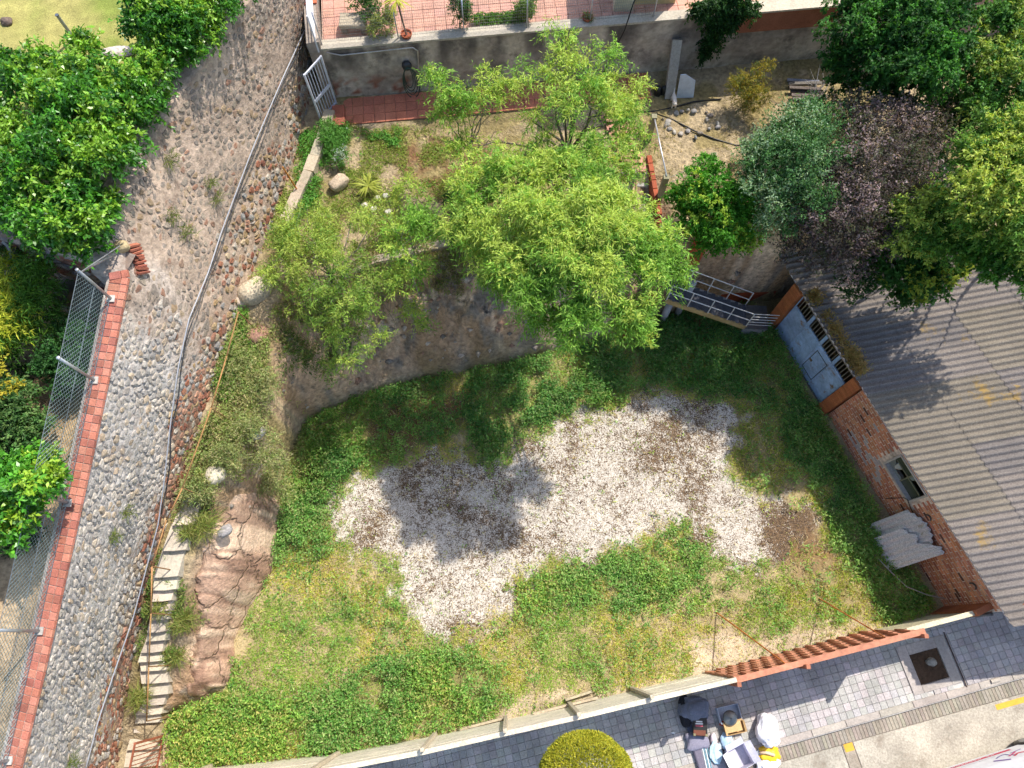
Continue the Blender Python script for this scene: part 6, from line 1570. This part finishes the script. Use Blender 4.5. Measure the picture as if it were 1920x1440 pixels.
# broad leaved weeds
dens = wd * sstep(.26, .52, pat + (fine - .5) * 1.2) + .16 * sstep(.46, .62, fine) * (1 - wd)
dens = dens * (1 - sstep(.2, .95, g) * .985) * (1 - so * .72) * (1 - br * .9) * (1 - pa * .9)
m = ok & (rng.random(len(x)) < dens)
wx, wy = x[m], y[m]; ws = wd[m]; wf_ = fine[m]
hgt = (.07 + .22 * ws * fbm(wx * 1.6, wy * 1.6, 3)) * rng.uniform(.4, 1.25, len(wx))
hgt = np.where(inpoly(wx, wy, W_N) | inpoly(wx, wy, W_L) | inpoly(wx, wy, W_B), hgt * 2.6, hgt * 1.2)
def plants(x, y, z0, h, per, L, Wd, cols, rng, up=.5):
    n = len(x); cols = np.asarray(cols)
    base = cols[rng.integers(len(cols), size=n)] * rng.uniform(.75, 1.25, (n, 1))
    pos = np.stack([x, y, z0], 1)[:, None] + rng.normal(size=(n, per, 3)) * np.array([.05, .05, 0]) + np.array([0, 0, 1.]) * (h[:, None] * rng.uniform(.3, 1, (n, per)))[..., None]
    d = rng.normal(size=(n, per, 3)) * np.array([1, 1, .35]) + np.array([0, 0, up]); d = d.reshape(-1, 3); d /= np.linalg.norm(d, axis=1, keepdims=True)
    k = n * per
    V, F = leaf_mesh(pos.reshape(-1, 3), d, L * rng.uniform(.6, 1.4, k), Wd * rng.uniform(.7, 1.3, k), rng)
    C = np.repeat(base, per, 0) * rng.uniform(.8, 1.2, (k, 1))
    return V, F, np.repeat(np.clip(C, .003, .9), 4, 0)
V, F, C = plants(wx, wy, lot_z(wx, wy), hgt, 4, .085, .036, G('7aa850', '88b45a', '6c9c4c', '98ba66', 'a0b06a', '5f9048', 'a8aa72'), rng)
nsh_ = np.repeat(np.repeat((inpoly(wx, wy, W_N) | inpoly(wx, wy, W_S)), 4), 4); C = np.where(nsh_[:, None], C * [.62, .72, .7], C)  # shade below the cliff and beside the shed darkened into the leaf colour
tw = np.repeat(np.repeat(sstep(.35, .65, fbm(wx * .6 + 20, wy * .6, 3)), 4), 4); C = C * lerp(np.tile(np.array([.85, .95, .85]), (len(C), 1)), np.array([1.25, 1.12, .8]), tw)
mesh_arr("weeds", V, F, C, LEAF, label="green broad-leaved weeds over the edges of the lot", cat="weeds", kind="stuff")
# grass, greener or yellower by place
x, y = scatter(-11, 12.8, -4.6, 12.2, 230000, rng)
g, br, so, pa, wd, ye = zones(x, y)
ok = inpoly(x, y, LOT) & (y > fy_(x) + .06) & shed_out(x, y)
pat = fbm(x * .9 + 15, y * .9 + 3, 4); fine = fbm(x * 3.4 + 4, y * 3.4, 3)
dens = sstep(.3, .54, pat * .5 + fine * .5) * (1 - sstep(.25, .97, g) * .975) * (1 - so * .85) * (1 - br * .75) * (1 - pa * .85) * (1 - wd * .4)
m = ok & (rng.random(len(x)) < dens)
gx, gy = x[m], y[m]; n = len(gx)
tone = fbm(gx * .55 + 8, gy * .55, 3)
V, F, C = plants(gx, gy, lot_z(gx, gy), np.full(n, .02), 3, .10, .016, G('93ac4c', 'a2b656', '84a448', 'b0b464', '9aa052', 'b8ae7c', 'bdae88'), rng, up=.75)
tl_ = np.repeat(np.repeat(sstep(.38, .62, tone), 3), 4); yl_ = np.repeat(np.repeat(ye[m], 3), 4)
C = C * lerp(lerp(np.tile(np.array([.92, 1.18, .75]), (len(C), 1)), np.array([1.4, 1.28, .9]), tl_), np.array([1.2, 1.12, .6]), yl_ * .8)
mesh_arr("grass", V, F, np.clip(C, .003, .9), LEAF, label="short patchy yellow-green grass over the lot", cat="grass", kind="stuff")
# taller clumps of weeds and dry stalks among them
m2 = ok & (rng.random(len(x)) < .012 * (1 - sstep(.1, .6, g)) * (1 - pa) * (.4 + wd)); cx_, cy_ = x[m2], y[m2]
k_ = 14; bx_ = np.repeat(cx_, k_) + rng.normal(size=len(cx_) * k_) * .09; by_ = np.repeat(cy_, k_) + rng.normal(size=len(cx_) * k_) * .09
V, F, C = plants(bx_, by_, lot_z(bx_, by_), np.repeat(rng.uniform(.12, .42, len(cx_)), k_), 3, .09, .03, G('7fae52', '8fb85e', '6c9a48', '9fb868'), rng)
mesh_arr("tall_weeds", V, F, C, LEAF, label="taller leafy weed clumps dotted over the lot", cat="weeds", kind="stuff")
m3 = ok & (rng.random(len(x)) < .05 * (1 - g * .8)); cx_, cy_ = x[m3], y[m3]
V, F, C = plants(cx_, cy_, lot_z(cx_, cy_), np.full(len(cx_), .05), 3, .2, .012, G('c4b68c', 'b5a678', 'd0c49c'), rng, up=.5)
mesh_arr("dry_stalks", V, F, C, LEAF, label="thin dry straw stalks scattered through the grass", cat="straw", kind="stuff")
# loose chips on the bare ground
x, y = scatter(-7, 11, -3.5, 9.5, 60000, rng)
g, br, so, pa, wd, ye = zones(x, y)
ok = inpoly(x, y, LOT) & (y > fy_(x) + .1) & shed_out(x, y)
m = ok & (rng.random(len(x)) < (g * .15 + so * .35 + pa * .25 + .03))
px_, py_ = x[m], y[m]; n = len(px_); sz = rng.uniform(.006, .018, n) * np.where(rng.random(n) < .04, 2.4, 1)
o8 = np.array([[1, 0, 0], [0, 1, 0], [-1, 0, 0], [0, -1, 0], [0, 0, .7], [0, 0, -.7]], float)
V = (np.stack([px_, py_, lot_z(px_, py_) + sz * .3], 1)[:, None] + o8[None] * sz[:, None, None] * rng.uniform(.6, 1.4, (n, 6, 1))).reshape(-1, 3)
f8 = np.array([[0, 1, 4], [1, 2, 4], [2, 3, 4], [3, 0, 4], [1, 0, 5], [2, 1, 5], [3, 2, 5], [0, 3, 5]])
F = (np.arange(n)[:, None, None] * 6 + f8[None]).reshape(-1, 3)
C = np.repeat(np.asarray(G('beb6ac', 'aaa298', '8f8478', 'a39480', '6a5c50'))[rng.integers(5, size=n)], 6, 0)
mesh_arr("gravel", V, F, C, STONE, label="loose white and grey chips on the bare ground", cat="gravel", kind="stuff")

# plants over the terrace, the path and the bank
def hill_plants(name, polys, n, dens, h, per, L, Wd, cols, label, cat, up=.5, mat=LEAF):
    allp = np.concatenate([PP(p) for p in polys]); x0, y0 = allp[:, :2].min(0); x1, y1 = allp[:, :2].max(0)
    x, y = scatter(x0, x1, y0, y1, n, rng)
    inn = np.zeros(n, bool)
    for p in polys: inn |= sd(x + (fbm(x * 2, y * 2, 3) - .5) * .8, y + (fbm(x * 2 + 9, y * 2, 3) - .5) * .8, PP(p)) > 0
    pt = fbm(x * 1.7 + 3, y * 1.7, 4)
    m = inn & (rng.random(n) < dens * sstep(.3, .55, pt))
    x, y = x[m], y[m]; z = land(x, y)[0]
    V, F, C = plants(x, y, z, h * rng.uniform(.3, 1.3, len(x)) * (.5 + fbm(x * 2, y * 2, 2)), per, L, Wd, cols, rng, up)
    mesh_arr(name, V, F, C, mat, label=label, cat=cat, kind="stuff")
hill_plants("grass", [[(520, 300, 4), (600, 230, 4), (830, 250, 4), (850, 440, 4), (690, 480, 4), (520, 540, 4), (470, 540, 4)], [(480, 420, 4.), (560, 290, 4.1), (585, 300, 4.1), (545, 390, 4.), (500, 480, 4.)]], 26000, .55, .05, 4, .11, .018, G('86a040', '7a9838', '9aa650', 'a8a468'), "feathery grass over the terrace garden", "grass", .7)
hill_plants("grass", [[(700, 250, 4), (1230, 230, 4), (1560, 200, 4), (1560, 330, 4), (1280, 330, 4), (1150, 420, 4), (720, 430, 4)]], 30000, .14, .03, 4, .09, .014, G('a8986a', 'b5a678', '93904f', '9a8a5c'), "sparse dry straw on the terrace soil", "grass", .6)
hill_plants("weeds", [[(575, 235, 4.1), (640, 235, 4.1), (690, 262, 4), (640, 330, 4), (560, 420, 4), (520, 520, 4), (560, 330, 4.05)], [(640, 250, 4), (750, 250, 4), (740, 268, 4), (640, 270, 4)]], 9000, .8, .2, 5, .08, .028, G('5f9a3c', '6ca444', '548c36'), "bright green weeds along the terrace's left edge", "weeds")
PATHP = [[(440, 590, 3.9), (490, 600, 3.9), (505, 640, 3.9), (520, 760, 3.7), (530, 840, 3.5), (480, 880, 3.6), (430, 890, 3.6), (380, 950, 3.5), (330, 960, 3.4), (350, 880, 3.6), (395, 760, 3.8)]]
hill_plants("weeds", PATHP, 20000, .75, .26, 6, .085, .024, G('a2ac66', '98a45e', '88a652', 'b2ac74', 'a89c70'), "dry olive weeds covering the bank below the path", "weeds", .6)
for k_, (u, v, z, r, lb) in enumerate(((470, 790, 3.9, 30, "dry olive shrub on the bank near the cliff corner"), (505, 850, 3.2, 28, "dry shrub hanging over the cliff corner"), (430, 850, 3.9, 26, "dry shrub in the middle of the bank"), (490, 720, 3.95, 30, "olive shrub at the cliff edge below the path"), (520, 905, 1.6, 26, "shrub in the cleft beside the sandstone outcrop"), (372, 915, 3.75, 22, "dry shrub left of the pale round boulder"), (455, 690, 4.0, 28, "green shrub beside the handrail on the path"))):
    bl = BL([(u, v, z, r), (u + 12, v + 14, z - .1, r * .7), (u - 14, v + 6, z - .05, r * .7)]); tree("dry_shrub", [bl[0][0], bl[0][1], z - .35], bl, lb, "shrub", 300, 9, .08, .02, .24, G('9ea468', '8e9a5c', 'aaa876', '829858'), 400 + k_, r0=.02, nb=2, twigs=5, lump=.5, clump=5)
hill_plants("weeds", [[(440, 590, 3.9), (490, 590, 3.9), (480, 680, 3.9), (440, 760, 3.8), (400, 760, 3.8)]], 6000, .6, .2, 5, .09, .026, G('6fa03c', '7dac44', '5f9236'), "fresh green weeds on the upper path", "weeds", .6)
hill_plants("weeds", [[(270, 1040, 3.0), (300, 1000, 3.2), (322, 1010, 3.2), (300, 1060, 3.), (285, 1130, 2.5), (278, 1230, 1.8), (252, 1240, 1.7), (262, 1130, 2.4)], [(330, 1090, 2.6), (362, 1110, 2.3), (372, 1160, 2.), (350, 1180, 1.9), (330, 1260, 1.4), (312, 1240, 1.6), (322, 1160, 2.2)], [(238, 1290, 1.5), (272, 1290, 1.4), (272, 1330, 1.1), (240, 1330, 1.2)], [(330, 960, 3.4), (400, 900, 3.6), (400, 960, 3.4), (360, 1010, 3.2)]], 6500, .7, .2, 6, .09, .02, G('6a8a3c', '5f8438', '7d9448', '8a9450'), "tufted weeds fringing the long stair", "weeds", .5)
hill_plants("weeds", [[(520, 560, 4), (690, 495, 4), (850, 455, 4), (950, 445, 4), (960, 520, 2.8), (800, 570, 2.4), (700, 600, 2.2), (560, 680, 2.4), (510, 640, 3.9)]], 14000, .7, .24, 6, .09, .022, G('9a9460', '86904e', 'a89c70', '7d9a4a', '8d7f58'), "dry brush clinging to the cliff's upper slope", "weeds", .5)
hill_plants("weeds", [[(560, 600, 3.4), (680, 610, 2.6), (560, 720, 2.6), (530, 700, 3.)]], 3000, .5, .25, 6, .08, .026, G('4f6f34', '5d7a3c', '70803f'), "dark scrub on the cliff corner below the almond thicket", "weeds", .4)
# stones sticking out of the cliff, roots hanging from its edge
x, y = scatter(-8, 9.5, 3, 12.5, 9000, rng); z, t = land(x, y)
m = (t > .06) & (t < .92) & (rng.random(len(x)) < .22 * sstep(.36, .58, fbm(x * 1.2, y * 1.2, 3))); x, y, z = x[m], y[m], z[m]; n = len(x); sz = rng.gamma(2., .03, n) + .02
V = (np.stack([x, y, z], 1)[:, None] + o8[None] * sz[:, None, None] * rng.uniform(.6, 1.5, (n, 6, 1))).reshape(-1, 3)
C = np.repeat(np.asarray(G('a89a8a', '8f857a', 'b8a898', '9a7a66', '7d756c'))[rng.integers(5, size=n)], 6, 0)
mesh_arr("cliff_stones", V, (np.arange(n)[:, None, None] * 6 + f8[None]).reshape(-1, 3), C, STONE, label="loose stones sticking out of the earth cliff", cat="stones", kind="stuff")
rt_ = MB()
for k_ in range(60):
    u = rng.uniform(560, 1080); e = P(u, np.interp(u, [560, 690, 850, 1080], [560, 500, 462, 445]), 3.95); e = e + [0, -.15, 0]
    pts_ = [e]
    for j_ in range(5):
        q_ = pts_[-1] + np.array([rng.normal() * .12, -.18 - rng.random() * .12, -.1]); q_[2] = lz(q_[0], q_[1]) + .05; pts_.append(q_)
    rt_.tube(pts_, np.linspace(.012, .003, 6), hx('8d7f6e'), 4)
rt_.build("roots", BARK, label="thin bare roots hanging over the cliff edge", cat="roots", kind="stuff")
# tufts of grass hanging on the stair and the stone wall
def tuft(name, c, n, L, cols, seed, label, droop=.5):
    r_ = np.random.default_rng(seed); d = r_.normal(size=(n, 3)); d[:, 2] = np.abs(d[:, 2]) * .7; d /= np.linalg.norm(d, axis=1, keepdims=True)
    V, F = leaf_mesh(np.asarray(c) + r_.normal(size=(n, 3)) * L * .25, d, L * r_.uniform(.5, 1.2, n), np.full(n, .016), r_, fold=droop)
    C = np.repeat(np.asarray(cols)[r_.integers(len(cols), size=n)] * r_.uniform(.75, 1.2, (n, 1)), 4, 0)
    mesh_arr(name, V, F, C, LEAF, label=label, cat="grass tuft")
TG = G('8a9048', '7d8a3f', '9a9858', '6a8038')
for k_, (u, v, z, L_, lb) in enumerate(((382, 985, 3.35, .5, "spiky grass tuft above the sandstone outcrop"), (345, 1165, 2.2, .45, "grass tuft at the crack between two sandstone rocks"), (355, 1000, 3.3, .3, "small grass tuft beside the upper steps"), (330, 1230, 1.6, .4, "grass tuft on the right of the lower steps"), (262, 1308, 1.5, .4, "grass tuft at the wall foot by the lower steps"), (300, 1140, 2.6, .35, "grass tuft on the left of the middle steps"))):
    tuft("grass_tuft", P(u, v, z), 260, L_, TG, 300 + k_, lb)
for k_, (u, v, L_, lb) in enumerate(((312, 302, .3, "green tuft growing from the upper stone wall"), (322, 408, .3, "tuft in a crack of the stone wall left of conduit"), (392, 345, .22, "small tuft on the stone wall near the conduit bend"), (345, 435, .3, "olive tuft low on the upper stone wall"), (402, 372, .26, "dark tuft beside the conduit on the stone wall"), (208, 1002, .22, "small tuft on the cobbled wall near the red stones"), (232, 960, .25, "tuft on the cobbled wall beside the conduit"), (128, 1432, .3, "tuft at the bottom edge of the cobbled wall"))):
    tuft("grass_tuft", wall_px(u, v, .06), 90, L_, G('6a7a3c', '5d7034', '7d8448'), 320 + k_, lb)
# dry weeds in the shed gutter
def gutter_weed():
    r_ = np.random.default_rng(9); n = 2600
    cen = r_.uniform(.6, p2a - .1, 16); a_ = np.clip(cen[r_.integers(16, size=n)] + r_.normal(size=n) * .09, .5, p2a - .05); q = np.array([sw(a, .02 + r_.normal() * .1, EZ + .1 + abs(r_.normal()) * .16) for a in a_])
    d = r_.normal(size=(n, 3)); d[:, 2] = abs(d[:, 2]); d /= np.linalg.norm(d, axis=1, keepdims=True)
    V, F = leaf_mesh(q, d, .11 * r_.uniform(.5, 1.4, n), np.full(n, .03), r_)
    mesh_arr("gutter_weeds", V, F, np.repeat(np.asarray(G('a8884f', '937a48', '8a8448', 'b59a62'))[r_.integers(4, size=n)], 4, 0), LEAF, label="dry brown weeds growing along the shed gutter", cat="weeds", kind="stuff")
gutter_weed()
